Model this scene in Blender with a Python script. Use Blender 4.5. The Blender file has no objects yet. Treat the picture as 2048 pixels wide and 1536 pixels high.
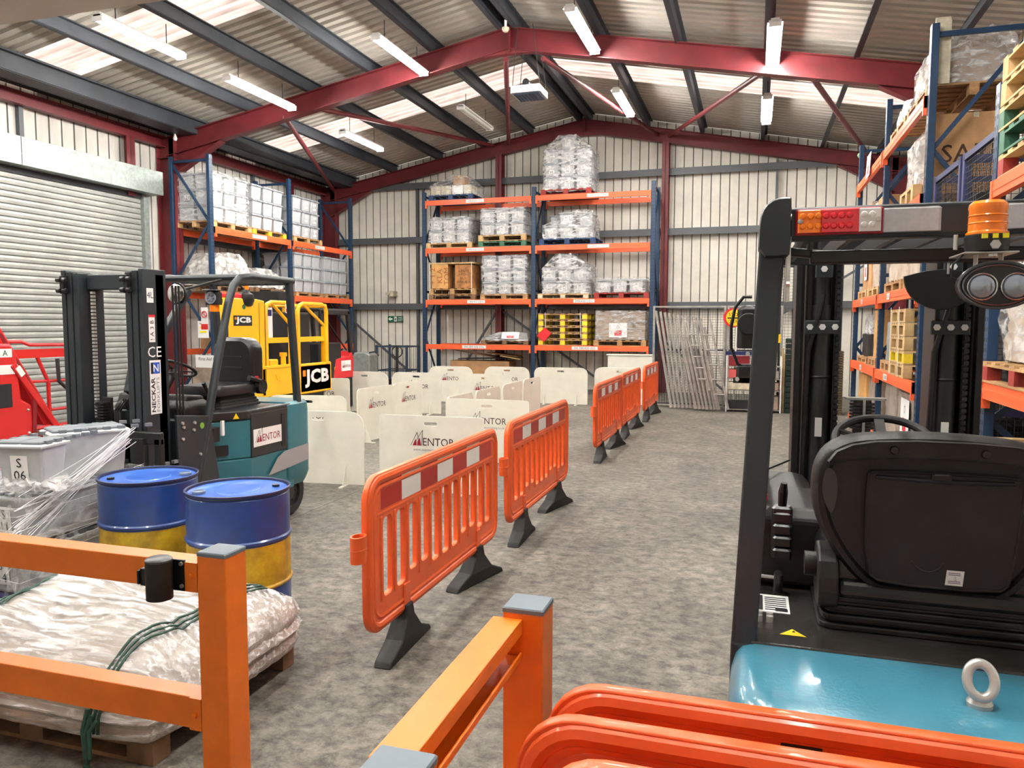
import bpy, math, random
from mathutils import Vector, Matrix
random.seed(7)
PI = math.pi
S = bpy.context.scene
COL = S.collection

# ---------------------------------------------------------------- camera
def make_camera():
    yaw, pitch, roll = math.radians(17.4), math.radians(-4.5), math.radians(0.15)
    f = Vector((-math.sin(yaw)*math.cos(pitch), math.cos(yaw)*math.cos(pitch), math.sin(pitch)))
    r = Vector((math.cos(yaw), math.sin(yaw), 0)); u = r.cross(f)
    r2 = r*math.cos(roll)+u*math.sin(roll); u2 = -r*math.sin(roll)+u*math.cos(roll)
    cd = bpy.data.cameras.new('camera'); cam = bpy.data.objects.new('camera', cd); COL.objects.link(cam)
    m = Matrix((r2, u2, -f)).transposed().to_4x4(); m.translation = Vector((0, 0, 1.65))
    cam.matrix_world = m
    cd.sensor_width = 36; cd.lens = 1540/2048*36; cd.clip_start = 0.05; cd.clip_end = 200
    S.camera = cam
make_camera()

# ---------------------------------------------------------------- daylight outside, exposure
w = bpy.data.worlds.new('sky'); S.world = w; w.use_nodes = True
bg = w.node_tree.nodes['Background']; bg.inputs[0].default_value = (0.93, 0.96, 1.0, 1); bg.inputs[1].default_value = 0.55
S.view_settings.view_transform = 'Standard'; S.view_settings.look = 'None'
S.view_settings.gamma = 1.0; S.view_settings.exposure = 2.7; S.view_settings.use_curve_mapping = False
TUBE_STRENGTH = 34.0

# ---------------------------------------------------------------- materials
def lin(c):
    return tuple((x/255/12.92 if x/255 <= .04045 else ((x/255+.055)/1.055)**2.4) for x in c)+(1,)
MATS = {}
def mat(name, rgb, rough=.5, metal=0, var=0., scale=6., bump=0., bscale=40., emit=0, coat=0, alpha=1, rgb2=None, stretch=None, spec=.5, detail=6):
    if name in MATS: return MATS[name]
    m = bpy.data.materials.new(name); m.use_nodes = True; nt = m.node_tree; b = nt.nodes['Principled BSDF']
    b.inputs['Base Color'].default_value = lin(rgb); b.inputs['Roughness'].default_value = rough
    b.inputs['Metallic'].default_value = metal; b.inputs['Coat Weight'].default_value = coat; b.inputs['Coat Roughness'].default_value = .08
    b.inputs['Specular IOR Level'].default_value = spec
    if alpha < 1: b.inputs['Alpha'].default_value = alpha
    if emit: b.inputs['Emission Color'].default_value = lin(rgb); b.inputs['Emission Strength'].default_value = emit
    if var or bump or rgb2:
        tc = nt.nodes.new('ShaderNodeTexCoord'); mp = nt.nodes.new('ShaderNodeMapping'); nt.links.new(tc.outputs['Object'], mp.inputs[0])
        if stretch: mp.inputs['Scale'].default_value = stretch
        n = nt.nodes.new('ShaderNodeTexNoise'); n.inputs['Scale'].default_value = scale; n.inputs['Detail'].default_value = detail; n.inputs['Roughness'].default_value = .62
        nt.links.new(mp.outputs[0], n.inputs['Vector'])
        if var or rgb2:
            cr = nt.nodes.new('ShaderNodeValToRGB'); cr.color_ramp.elements[0].position = .33; cr.color_ramp.elements[1].position = .68
            a = rgb2 if rgb2 else tuple(max(0, x*(1-var)) for x in rgb); c2 = rgb if rgb2 else tuple(min(255, x*(1+var*.5)) for x in rgb)
            cr.color_ramp.elements[0].color = lin(a); cr.color_ramp.elements[1].color = lin(c2)
            nt.links.new(n.outputs['Fac'], cr.inputs[0]); nt.links.new(cr.outputs[0], b.inputs['Base Color'])
        if bump:
            n2 = nt.nodes.new('ShaderNodeTexNoise'); n2.inputs['Scale'].default_value = bscale; n2.inputs['Detail'].default_value = 4
            nt.links.new(mp.outputs[0], n2.inputs['Vector'])
            bp = nt.nodes.new('ShaderNodeBump'); bp.inputs['Strength'].default_value = bump; bp.inputs['Distance'].default_value = .01
            nt.links.new(n2.outputs['Fac'], bp.inputs['Height']); nt.links.new(bp.outputs[0], b.inputs['Normal'])
    MATS[name] = m; return m
def M_floor():
    m = bpy.data.materials.new('concrete_floor'); m.use_nodes = True; nt = m.node_tree; N = nt.nodes; L = nt.links; b = N['Principled BSDF']
    tc = N.new('ShaderNodeTexCoord')
    def noise(s, d=8, r=.65, st=None, dist=0):
        n = N.new('ShaderNodeTexNoise'); n.inputs['Scale'].default_value = s; n.inputs['Detail'].default_value = d; n.inputs['Roughness'].default_value = r; n.inputs['Distortion'].default_value = dist
        if st:
            mp = N.new('ShaderNodeMapping'); mp.inputs['Scale'].default_value = st; L.new(tc.outputs['Object'], mp.inputs[0]); L.new(mp.outputs[0], n.inputs['Vector'])
        else: L.new(tc.outputs['Object'], n.inputs['Vector'])
        return n
    a = noise(1.3, 12, .74); c = noise(11, 12, .78, (1, 1.25, 1), .25); g = noise(70, 4, .7)
    r1 = N.new('ShaderNodeValToRGB'); e = r1.color_ramp.elements; e[0].position = .3; e[0].color = lin((84, 81, 76)); e[1].position = .72; e[1].color = lin((138, 134, 125)); L.new(a.outputs['Fac'], r1.inputs[0])
    r2 = N.new('ShaderNodeValToRGB'); e = r2.color_ramp.elements; e[0].position = .38; e[0].color = lin((84, 82, 79)); e[1].position = .60; e[1].color = lin((212, 210, 205)); L.new(c.outputs['Fac'], r2.inputs[0])
    mx = N.new('ShaderNodeMixRGB'); mx.blend_type = 'OVERLAY'; mx.inputs[0].default_value = .8; L.new(r1.outputs[0], mx.inputs[1]); L.new(r2.outputs[0], mx.inputs[2])
    r3 = N.new('ShaderNodeValToRGB'); e = r3.color_ramp.elements; e[0].position = .3; e[0].color = (.7, .7, .7, 1); e[1].position = .62; e[1].color = (1, 1, 1, 1); L.new(g.outputs['Fac'], r3.inputs[0])
    mm = N.new('ShaderNodeMixRGB'); mm.blend_type = 'MULTIPLY'; mm.inputs[0].default_value = .6; L.new(mx.outputs[0], mm.inputs[1]); L.new(r3.outputs[0], mm.inputs[2])
    sp = N.new('ShaderNodeSeparateXYZ'); L.new(tc.outputs['Object'], sp.inputs[0])
    last = mm.outputs[0]
    for ax_, per, off in (('Y', 6.2, 6.75), ('X', 5.1, -3.68)):      # saw-cut joints between the slabs
        s1 = N.new('ShaderNodeMath'); s1.operation = 'SUBTRACT'; s1.inputs[1].default_value = off-per*20.5; L.new(sp.outputs[ax_], s1.inputs[0])
        s2 = N.new('ShaderNodeMath'); s2.operation = 'MODULO'; s2.inputs[1].default_value = per; L.new(s1.outputs[0], s2.inputs[0])
        s3 = N.new('ShaderNodeMath'); s3.operation = 'SUBTRACT'; s3.inputs[1].default_value = per/2; L.new(s2.outputs[0], s3.inputs[0])
        s4 = N.new('ShaderNodeMath'); s4.operation = 'ABSOLUTE'; L.new(s3.outputs[0], s4.inputs[0])
        s5 = N.new('ShaderNodeMath'); s5.operation = 'LESS_THAN'; s5.inputs[1].default_value = .006; L.new(s4.outputs[0], s5.inputs[0])
        m2 = N.new('ShaderNodeMixRGB'); m2.inputs[2].default_value = lin((58, 54, 50)); L.new(s5.outputs[0], m2.inputs[0]); L.new(last, m2.inputs[1]); last = m2.outputs[0]
    L.new(last, b.inputs['Base Color']); b.inputs['Roughness'].default_value = .62; b.inputs['Specular IOR Level'].default_value = .35
    bp = N.new('ShaderNodeBump'); bp.inputs['Strength'].default_value = .25; bp.inputs['Distance'].default_value = .01; L.new(g.outputs['Fac'], bp.inputs['Height']); L.new(bp.outputs[0], b.inputs['Normal'])
    return m
def M_wrap(name, haze=.35, stretch=(3, 3, 14), scale=5., tint=(235, 235, 235), streak=.5):
    """clear stretch film: mostly transparent, milky glossy creases"""
    m = bpy.data.materials.new(name); m.use_nodes = True; nt = m.node_tree; N = nt.nodes; L = nt.links; b = N['Principled BSDF']
    tc = N.new('ShaderNodeTexCoord'); mp = N.new('ShaderNodeMapping'); mp.inputs['Scale'].default_value = stretch; L.new(tc.outputs['Object'], mp.inputs[0])
    mp.inputs['Rotation'].default_value = (.25, .35, .1)
    n = N.new('ShaderNodeTexNoise'); n.inputs['Scale'].default_value = scale; n.inputs['Detail'].default_value = 5; n.inputs['Distortion'].default_value = .8; L.new(mp.outputs[0], n.inputs['Vector'])
    r = N.new('ShaderNodeValToRGB'); e = r.color_ramp.elements; e[0].position = .42; e[0].color = (haze*.35,)*3+(1,); e[1].position = .68; e[1].color = (min(1, haze+streak),)*3+(1,); L.new(n.outputs['Fac'], r.inputs[0])
    L.new(r.outputs[0], b.inputs['Alpha']); b.inputs['Base Color'].default_value = lin(tint); b.inputs['Roughness'].default_value = .16
    bp = N.new('ShaderNodeBump'); bp.inputs['Strength'].default_value = .35; bp.inputs['Distance'].default_value = .02; L.new(n.outputs['Fac'], bp.inputs['Height']); L.new(bp.outputs[0], b.inputs['Normal'])
    return m
def M_translucent(name, rgb):
    m = bpy.data.materials.new(name); m.use_nodes = True; nt = m.node_tree; N = nt.nodes; L = nt.links
    N.remove(N['Principled BSDF']); t = N.new('ShaderNodeBsdfTranslucent'); d = N.new('ShaderNodeBsdfDiffuse'); mx = N.new('ShaderNodeMixShader'); mx.inputs[0].default_value = .3
    tc = N.new('ShaderNodeTexCoord'); mp = N.new('ShaderNodeMapping'); mp.inputs['Scale'].default_value = (.6, 5, 1); n = N.new('ShaderNodeTexNoise'); n.inputs['Scale'].default_value = 1.6; n.inputs['Detail'].default_value = 6
    L.new(tc.outputs['Object'], mp.inputs[0]); L.new(mp.outputs[0], n.inputs['Vector'])
    r = N.new('ShaderNodeValToRGB'); e = r.color_ramp.elements; e[0].position = .3; e[0].color = lin(tuple(x*.72 for x in rgb)); e[1].position = .65; e[1].color = lin(rgb); L.new(n.outputs['Fac'], r.inputs[0])
    L.new(r.outputs[0], t.inputs[0]); L.new(r.outputs[0], d.inputs[0]); L.new(t.outputs[0], mx.inputs[1]); L.new(d.outputs[0], mx.inputs[2]); L.new(mx.outputs[0], N['Material Output'].inputs[0])
    return m
m_floor = M_floor()
m_wrap = M_wrap('stretch_film', .14, (3, 3, 9), 2.2, streak=.42)
m_wrap2 = M_wrap('stretch_film_milky', .28, (3, 3, 7), 2.4, streak=.42)
m_wraph = M_wrap('stretch_film_heavy', .8, (2, 5, 9), 4., (225, 222, 214))
m_bag = M_wrap('white_film_load', .95, (2, 2, 3), 3., (232, 230, 226), .3)
m_sky = M_translucent('translucent_roof_sheet', (236, 212, 198))
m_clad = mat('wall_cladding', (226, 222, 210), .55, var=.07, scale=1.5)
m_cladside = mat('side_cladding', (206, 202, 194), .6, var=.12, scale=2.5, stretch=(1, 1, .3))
m_groove = mat('cladding_groove', (120, 118, 112), .7)
m_roof = mat('roof_sheet', (186, 180, 170), .6, var=.06, scale=1.2)
m_soffit = mat('painted_soffit', (214, 204, 190), .8)
m_red = mat('red_steel', (108, 33, 38), .5, var=.12, scale=3)
m_purlin = mat('dark_grey_purlin', (58, 62, 68), .5, var=.15, scale=2, metal=.2)
m_rail = mat('grey_rail', (88, 92, 96), .5, metal=.2)
m_galv = mat('galvanised_steel', (150, 158, 154), .45, metal=.55, var=.12, scale=14)
m_shut = mat('shutter_slats', (158, 160, 156), .5, metal=.3, var=.08, scale=3)
m_blue = mat('rack_blue', (24, 54, 84), .4, var=.1)
m_navy = mat('navy_blue', (22, 34, 92), .4)
m_cageblue = mat('stillage_blue', (46, 50, 92), .5)
m_orange = mat('rack_orange', (232, 98, 52), .45, var=.05)
m_postor = mat('barrier_post_orange', (240, 122, 28), .38, var=.06, scale=5)
m_capg = mat('grey_cap', (104, 116, 126), .55)
m_plor = mat('plastic_orange', (232, 94, 38), .42, var=.05, scale=4, coat=.15)
m_refr = mat('reflective_red', (176, 34, 24), .35)
m_refw = mat('reflective_white', (232, 230, 226), .35)
m_rubber = mat('black_rubber', (38, 37, 36), .75, bump=.2)
m_black = mat('black_satin', (24, 24, 25), .42)
m_blackp = mat('black_paint', (32, 34, 36), .38, bump=.05, bscale=120)
m_mast = mat('mast_grey', (40, 48, 52), .42, var=.08, scale=3)
m_blacks = mat('black_plastic', (14, 12, 11), .5, bump=.12, bscale=300)
m_vinyl = mat('black_vinyl', (20, 22, 23), .33)
m_teal = mat('teal_paint', (66, 130, 152), .28, coat=.5, bump=.08, bscale=90)
m_teal2 = mat('teal_paint_dark', (38, 106, 118), .35, coat=.2)
m_greyst = mat('grey_stripe', (150, 148, 150), .5)
m_chrome = mat('chrome', (205, 205, 205), .2, metal=1)
m_steel = mat('bright_steel', (204, 204, 200), .34, metal=.6, var=.1)
m_alu = mat('aluminium_tube', (176, 174, 168), .35, metal=.45, var=.15, scale=8)
m_white = mat('white_sticker', (236, 236, 234), .45)
m_ink = mat('black_ink', (16, 16, 18), .6)
m_inkg = mat('grey_ink', (120, 122, 128), .6)
m_maroon = mat('maroon_ink', (56, 24, 30), .5)
m_mred = mat('dark_red_ink', (150, 20, 38), .5)
m_sred = mat('red_ink', (206, 28, 36), .5)
m_board = mat('white_board', (224, 222, 208), .5, var=.04, scale=3)
m_tote = mat('white_tote', (184, 187, 190), .45, var=.05, scale=8)
m_totel = mat('tote_lid', (150, 155, 160), .5)
m_toteg = mat('grey_lid', (112, 118, 124), .5)
m_toteb = mat('tote_translucent', (186, 190, 192), .4, var=.06, scale=6)
m_wood = mat('pallet_wood', (186, 146, 98), .75, var=.3, scale=5, stretch=(1, 1, 4), rgb2=(138, 104, 68))
m_woodp = mat('pallet_wood_pale', (204, 174, 124), .72, var=.25, scale=5, rgb2=(158, 126, 82))
m_woodd = mat('pallet_wood_dark', (120, 92, 64), .8, var=.3, scale=5)
m_palr = mat('pallet_red', (150, 44, 36), .6, var=.2)
m_palb = mat('pallet_blue', (34, 62, 104), .6, var=.2)
m_palg = mat('pallet_green', (58, 104, 80), .6, var=.2)
m_pyel = mat('pallet_yellow', (232, 204, 40), .6, var=.1)
m_card = mat('cardboard', (176, 134, 92), .8, var=.12, scale=4)
m_cardg = mat('cardboard_grey', (150, 132, 116), .8, var=.2, scale=4)
m_cream = mat('cream_cartons', (206, 198, 174), .7, var=.2, scale=7)
m_drumb = mat('drum_blue', (28, 62, 128), .36, var=.12, scale=6, coat=.25)
m_drumy = mat('drum_yellow', (214, 178, 30), .5, var=.3, scale=7, rgb2=(150, 118, 26))
m_sack = mat('sack_paper', (196, 190, 180), .5, rgb2=(132, 122, 110), scale=3.5, bump=.35, bscale=9)
m_green = mat('green_strap', (26, 70, 56), .5, var=.3, scale=30)
m_jcb = mat('yellow_paint', (252, 186, 10), .4, coat=.2)
m_lred = mat('lift_red', (196, 30, 34), .4, coat=.2)
m_lredd = mat('lift_dark_red', (126, 22, 30), .45)
m_amber = mat('amber_lens', (252, 132, 6), .2, coat=.6)
m_ambd = mat('amber_dark', (190, 110, 10), .3)
m_rlens = mat('red_lens', (224, 26, 44), .18, coat=.6)
m_clens = mat('clear_lens', (226, 226, 224), .12, coat=.6)
m_yled = mat('yellow_led', (246, 236, 40), .3)
m_yst = mat('yellow_sticker', (244, 208, 20), .45)
m_ledg = mat('green_sign', (8, 92, 60), .5)
m_gmesh = mat('green_mesh', (14, 44, 34), .6)
m_bmesh = mat('olive_brown', (92, 78, 52), .7, var=.2)
m_bluest = mat('blue_sticker', (40, 90, 200), .4)
m_fent = mat('fence_wire', (46, 48, 50), .5, metal=.4)
m_dark = mat('dark_void', (30, 30, 34), .8)
m_tube = bpy.data.materials.new('lit_tube'); m_tube.use_nodes = True
_b = m_tube.node_tree.nodes['Principled BSDF']; _b.inputs['Emission Color'].default_value = (1, .97, .92, 1); _b.inputs['Emission Strength'].default_value = TUBE_STRENGTH
m_glass = mat('lens_glass', (150, 160, 172), .05, coat=1, metal=.3)

# ---------------------------------------------------------------- mesh building
class MB:
    def __init__(s): s.v = []; s.f = []; s.m = []; s.mats = []; s.cur = 0
    def use(s, m):
        if m not in s.mats: s.mats.append(m)
        s.cur = s.mats.index(m); return s
    def add(s, vs, fs):
        o = len(s.v); s.v += [tuple(v) for v in vs]
        for f in fs: s.f.append([o+i for i in f]); s.m.append(s.cur)
        return s
    def box(s, x0, x1, y0, y1, z0, z1):
        vs = [(x, y, z) for z in (z0, z1) for y in (y0, y1) for x in (x0, x1)]
        return s.add(vs, [(0, 2, 3, 1), (4, 5, 7, 6), (0, 1, 5, 4), (2, 6, 7, 3), (0, 4, 6, 2), (1, 3, 7, 5)])
    def rbox(s, x0, x1, y0, y1, z0, z1, b=.01):     # box with chamfered vertical and top edges
        p = [(x0+b, y0), (x1-b, y0), (x1, y0+b), (x1, y1-b), (x1-b, y1), (x0+b, y1), (x0, y1-b), (x0, y0+b)]
        q = [(x0+2*b, y0+b), (x1-2*b, y0+b), (x1-b, y0+2*b), (x1-b, y1-2*b), (x1-2*b, y1-b), (x0+2*b, y1-b), (x0+b, y1-2*b), (x0+b, y0+2*b)]
        vs = [(a, c, z0) for a, c in p]+[(a, c, z1-b) for a, c in p]+[(a, c, z1) for a, c in q]
        fs = [tuple(range(7, -1, -1)), tuple(range(16, 24))]
        for k in (0, 8):
            for i in range(8): j = (i+1) % 8; fs.append((k+i, k+j, k+8+j, k+8+i))
        return s.add(vs, fs)
    def bar(s, p, q, w, h, up=(0, 0, 1)):
        p, q = Vector(p), Vector(q); d = (q-p).normalized(); up = Vector(up)
        if abs(d.dot(up)) > .98: up = Vector((0, 1, 0)) if abs(d.y) < .9 else Vector((1, 0, 0))
        a = d.cross(up).normalized()*w/2; b = a.cross(d).normalized()*h/2
        vs = [c+i*a+j*b for c in (p, q) for j in (-1, 1) for i in (-1, 1)]
        return s.add(vs, [(0, 1, 3, 2), (4, 6, 7, 5), (0, 4, 5, 1), (2, 3, 7, 6), (0, 2, 6, 4), (1, 5, 7, 3)])
    def cyl(s, p, q, r, r2=None, n=16, caps=True):
        p, q = Vector(p), Vector(q); d = (q-p).normalized(); r2 = r if r2 is None else r2
        up = Vector((0, 0, 1)) if abs(d.z) < .9 else Vector((1, 0, 0)); a = d.cross(up).normalized(); b = a.cross(d)
        vs = [c+(a*math.cos(2*PI*i/n)+b*math.sin(2*PI*i/n))*rr for c, rr in ((p, r), (q, r2)) for i in range(n)]
        fs = [(i, (i+1) % n, n+(i+1) % n, n+i) for i in range(n)]
        if caps: fs += [tuple(range(n-1, -1, -1)), tuple(range(n, 2*n))]
        return s.add(vs, fs)
    def tube(s, pts, r, n=8, closed=False, flat=1.):
        P = [Vector(p) for p in pts]; k = len(P); vs = []; prev = None
        for i, p in enumerate(P):
            if closed: d = P[(i+1) % k]-P[i-1]
            else: d = P[min(i+1, k-1)]-P[max(i-1, 0)]
            d.normalize()
            if prev is None:
                up = Vector((0, 0, 1)) if abs(d.z) < .9 else Vector((1, 0, 0)); a = d.cross(up).normalized()
            else: a = (prev-d*prev.dot(d)).normalized()
            prev = a; b = a.cross(d)
            rr = r[i] if isinstance(r, (list, tuple)) else r
            vs += [p+(a*math.cos(2*PI*j/n)+b*math.sin(2*PI*j/n)*flat)*rr for j in range(n)]
        fs = []
        for i in range(k if closed else k-1):
            for j in range(n): a0 = i*n; b0 = ((i+1) % k)*n; fs.append((a0+j, a0+(j+1) % n, b0+(j+1) % n, b0+j))
        if not closed: fs += [tuple(range(n-1, -1, -1)), tuple(range((k-1)*n, k*n))]
        return s.add(vs, fs)
    def lathe(s, prof, c=(0, 0, 0), axis='z', n=32, a0=0, a1=2*PI):
        full = abs(a1-a0-2*PI) < 1e-6; m = n if full else n+1; vs = []
        for r, h in prof:
            for i in range(m):
                t = a0+(a1-a0)*i/n; x, y = r*math.cos(t), r*math.sin(t)
                v = {'z': (x, y, h), 'x': (h, x, y), 'y': (x, h, y)}[axis]; vs.append((v[0]+c[0], v[1]+c[1], v[2]+c[2]))
        fs = []
        for k in range(len(prof)-1):
            for i in range(n if full else n):
                j = (i+1) % m if full else i+1
                fs.append((k*m+i, k*m+j, (k+1)*m+j, (k+1)*m+i))
        return s.add(vs, fs)
    def prism(s, poly, axis, a, b):      # poly = 2D points, extruded from a to b along axis
        def P(u, v, t): return {'x': (t, u, v), 'y': (u, t, v), 'z': (u, v, t)}[axis]
        n = len(poly); vs = [P(u, v, a) for u, v in poly]+[P(u, v, b) for u, v in poly]
        return s.add(vs, [tuple(range(n-1, -1, -1)), tuple(range(n, 2*n))]+[(i, (i+1) % n, n+(i+1) % n, n+i) for i in range(n)])
    def quad(s, a, b, c, d): return s.add([a, b, c, d], [(0, 1, 2, 3)])
    def mesh(s, name):
        me = bpy.data.meshes.new(name); me.from_pydata(s.v, [], s.f)
        for m in s.mats: me.materials.append(m)
        if s.mats: me.polygons.foreach_set('material_index', s.m)
        me.update(); return me
ORG = {}
def setp(o, label=None, cat=None, group=None, kind=None):
    if label: o['label'] = label
    if cat: o['category'] = cat
    if group: o['group'] = group
    if kind: o['kind'] = kind
    return o
def thing(name, label, cat, loc=(0, 0, 0), rz=0, group=None, world=False):
    o = bpy.data.objects.new(name, None); COL.objects.link(o); o.empty_display_size = .1
    o.location = loc; o.rotation_euler = (0, 0, rz); setp(o, label, cat, group)
    if world: ORG[o.name] = Vector(loc)
    return o
ISO = {'bolt', 'screw', 'clamp_bolt', 'pillar_bolt', 'side_plate', 'end_bracket', 'battery_panel', 'cross_member', 'mast_roller', 'led', 'hose_line', 'hydraulic_hose', 'castor', 'suspension_wire', 'hanging_wire', 'lift_cylinder', 'reflective_pad', 'forks', 'timber_laths', 'led_row', 'black_curtain_bag', 'slot', 'cylinder_clamp', 'flap_lid', 'forks'}
def islands(g):
    par = list(range(len(g.v)))
    def find(a):
        while par[a] != a: par[a] = par[par[a]]; a = par[a]
        return a
    for f in g.f:
        r = find(f[0])
        for i in f[1:]: par[find(i)] = r
    out = {}
    for f, mi in zip(g.f, g.m): out.setdefault(find(f[0]), []).append((f, mi))
    res = []
    for k, fs in out.items():
        h = MB(); h.mats = list(g.mats); idx = {}
        for f, mi in fs:
            for i in f:
                if i not in idx: idx[i] = len(h.v); h.v.append(g.v[i])
            h.f.append([idx[i] for i in f]); h.m.append(mi)
        res.append(h)
    return res
def part(name, g, m, parent=None, **k):
    if name in ISO and isinstance(g, MB):
        first = None
        for h in islands(g):
            o = part1(name, h, m, parent, **k); first = first or o
        return first
    return part1(name, g, m, parent, **k)
def part1(name, g, m, parent=None, bevel=0, smooth=False, label=None, at=None, kind=None, seg=2, ang=35):
    """g: MB or mesh. world-built things get their base subtracted, so every mesh is local to its thing"""
    me = g.mesh(name) if isinstance(g, MB) else g
    if isinstance(g, MB) and not g.mats and m: me.materials.append(m)
    elif not isinstance(g, MB) and m and not len(me.materials): me.materials.append(m)
    r = parent
    while r is not None and r.parent: r = r.parent
    if r is not None and r.name in ORG and isinstance(g, MB): me.transform(Matrix.Translation(-ORG[r.name]))
    o = bpy.data.objects.new(name, me); COL.objects.link(o); o.parent = parent
    if at is not None: o.location = at
    if smooth:
        me.polygons.foreach_set('use_smooth', [True]*len(me.polygons))
        if not bevel:
            try: me.set_sharp_from_angle(angle=math.radians(ang))
            except Exception: pass
    if bevel:
        b = o.modifiers.new('bevel', 'BEVEL'); b.width = bevel; b.segments = seg; b.limit_method = 'ANGLE'; b.angle_limit = math.radians(30); b.harden_normals = False
    if label: o['label'] = label
    if kind: o['kind'] = kind
    return o
def lone(name, g, m, label, cat, loc=None, group=None, bevel=0, smooth=False, rz=0):
    """a thing that is one mesh; mesh in world coordinates, moved to its base"""
    me = g.mesh(name)
    if not g.mats: me.materials.append(m)
    if loc is None:
        xs = [v.co for v in me.vertices]; loc = (sum(v.x for v in xs)/len(xs), sum(v.y for v in xs)/len(xs), min(v.z for v in xs))
    me.transform(Matrix.Translation(-Vector(loc)))
    o = bpy.data.objects.new(name, me); COL.objects.link(o); o.location = loc
    if smooth: me.polygons.foreach_set('use_smooth', [True]*len(me.polygons)); me.set_sharp_from_angle(angle=math.radians(35))
    if bevel: b = o.modifiers.new('bevel', 'BEVEL'); b.width = bevel; b.segments = 2; b.limit_method = 'ANGLE'
    return setp(o, label, cat, group)
def struct(name, g, m, parent=None, bevel=0, smooth=False):
    me = g.mesh(name)
    if not g.mats: me.materials.append(m)
    o = bpy.data.objects.new(name, me); COL.objects.link(o); o.parent = parent
    if parent is None: o['kind'] = 'structure'
    if smooth: me.polygons.foreach_set('use_smooth', [True]*len(me.polygons)); me.set_sharp_from_angle(angle=math.radians(35))
    if bevel: b = o.modifiers.new('bevel', 'BEVEL'); b.width = bevel; b.segments = 2
    return o
def kids(o): return KIDS.get(o.name, [])
KIDS = {}
def index_children(root):
    for c in root.children_recursive: KIDS.setdefault(c.parent.name, []).append(c)
    KIDS.setdefault(root.name, [])
def dup(root, loc, rz=0, label=None, group=None):
    if root.name not in KIDS: index_children(root)
    r = root.copy(); COL.objects.link(r); r.location = loc; r.rotation_euler = (0, 0, rz)
    if label: r['label'] = label
    if group: r['group'] = group
    def rec(src, dst):
        for c in KIDS.get(src.name, []):
            k = c.copy(); COL.objects.link(k); k.parent = dst; rec(c, k)
    rec(root, r); return r
# ---- flat shapes and lettering
def curve_mesh(splines, ext=0, bev=0, res=4):
    cu = bpy.data.curves.new('c', 'CURVE'); cu.dimensions = '2D'; cu.fill_mode = 'BOTH'; cu.extrude = ext; cu.bevel_depth = bev; cu.bevel_resolution = 1
    for pts in splines:
        sp = cu.splines.new('POLY'); sp.points.add(len(pts)-1); sp.use_cyclic_u = True
        for i, p in enumerate(pts): sp.points[i].co = (p[0], p[1], 0, 1)
    o = bpy.data.objects.new('c', cu); me = bpy.data.meshes.new_from_object(o); bpy.data.objects.remove(o); bpy.data.curves.remove(cu); return me
TXT = {}
def text_raw(s, bold=0., sp=1.):
    k = (s, bold, sp)
    if k in TXT: return TXT[k]
    cu = bpy.data.curves.new('t', 'FONT'); cu.body = s; cu.align_x = 'CENTER'; cu.align_y = 'CENTER'; cu.offset = bold; cu.resolution_u = 2; cu.space_character = sp; cu.space_line = .95
    o = bpy.data.objects.new('t', cu); me = bpy.data.meshes.new_from_object(o); bpy.data.objects.remove(o)
    vs = [tuple(v.co) for v in me.vertices]; fs = [list(p.vertices) for p in me.polygons]
    if vs:
        x0 = min(v[0] for v in vs); x1 = max(v[0] for v in vs); y0 = min(v[1] for v in vs); y1 = max(v[1] for v in vs)
        vs = [(v[0]-(x0+x1)/2, v[1]-(y0+y1)/2) for v in vs]; d = (x1-x0, y1-y0)
    else: d = (1, 1)
    bpy.data.meshes.remove(me); TXT[k] = (vs, fs, d); return TXT[k]
def put_text(mb, s, c, u, v, w=None, h=None, bold=0., sp=1.):
    """lay lettering centred on c, u = reading direction, v = up"""
    vs, fs, d = text_raw(s, bold, sp); c, u, v = Vector(c), Vector(u).normalized(), Vector(v).normalized()
    sx = (w/d[0]) if w else None; sy = (h/d[1]) if h else None
    sx = sx or sy; sy = sy or sx
    return mb.add([c+u*(x*sx)+v*(y*sy) for x, y in vs], fs)
def put_poly(mb, poly, c, u, v):
    c, u, v = Vector(c), Vector(u).normalized(), Vector(v).normalized()
    return mb.add([c+u*x+v*y for x, y in poly], [tuple(range(len(poly)))])
def rrect(x0, x1, y0, y1, r, n=5, rs=None):
    rs = rs or (r, r, r, r); out = []
    for (cx, cy, a), q in zip(((x1, y0, -90), (x1, y1, 0), (x0, y1, 90), (x0, y0, 180)), rs):
        sx = -1 if cx == x1 else 1; sy = -1 if cy == y1 else 1
        if q <= 0: out.append((cx, cy)); continue
        for i in range(n+1):
            t = math.radians(a+90*i/n); out.append((cx+sx*q+q*math.cos(t), cy+sy*q+q*math.sin(t)))
    return out
def logo(mb, c, u, v, w, ink=None):
    """the MENTOR mark: a spiked M with dark red foot, then ENTOR"""
    s = w/1.0; c = Vector(c); U = Vector(u).normalized(); V = Vector(v).normalized()
    def P(pts): put_poly(mb, [(x*s, y*s) for x, y in pts], c, U, V)
    x = -.5
    mb.use(m_ink)
    P([(x, -.09), (x+.012, -.09), (x+.16, .19), (x+.148, .19)])
    P([(x+.148, .19), (x+.160, .19), (x+.190, .03), (x+.180, .03)])
    P([(x+.10, -.02), (x+.110, -.02), (x+.285, .24), (x+.273, .24)])
    P([(x+.273, .24), (x+.285, .24), (x+.262, -.09), (x+.250, -.09)])
    mb.use(m_mred)
    P([(x+.05, -.09), (x+.115, .045), (x+.135, .02), (x+.145, -.09)])
    P([(x+.15, -.09), (x+.16, .0), (x+.215, .075), (x+.245, -.09)])
    mb.use(ink or m_maroon); put_text(mb, 'ENTOR', c+U*(.135*s)-V*(.006*s), U, V, w=.70*s, h=.165*s)
    return mb
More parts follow.
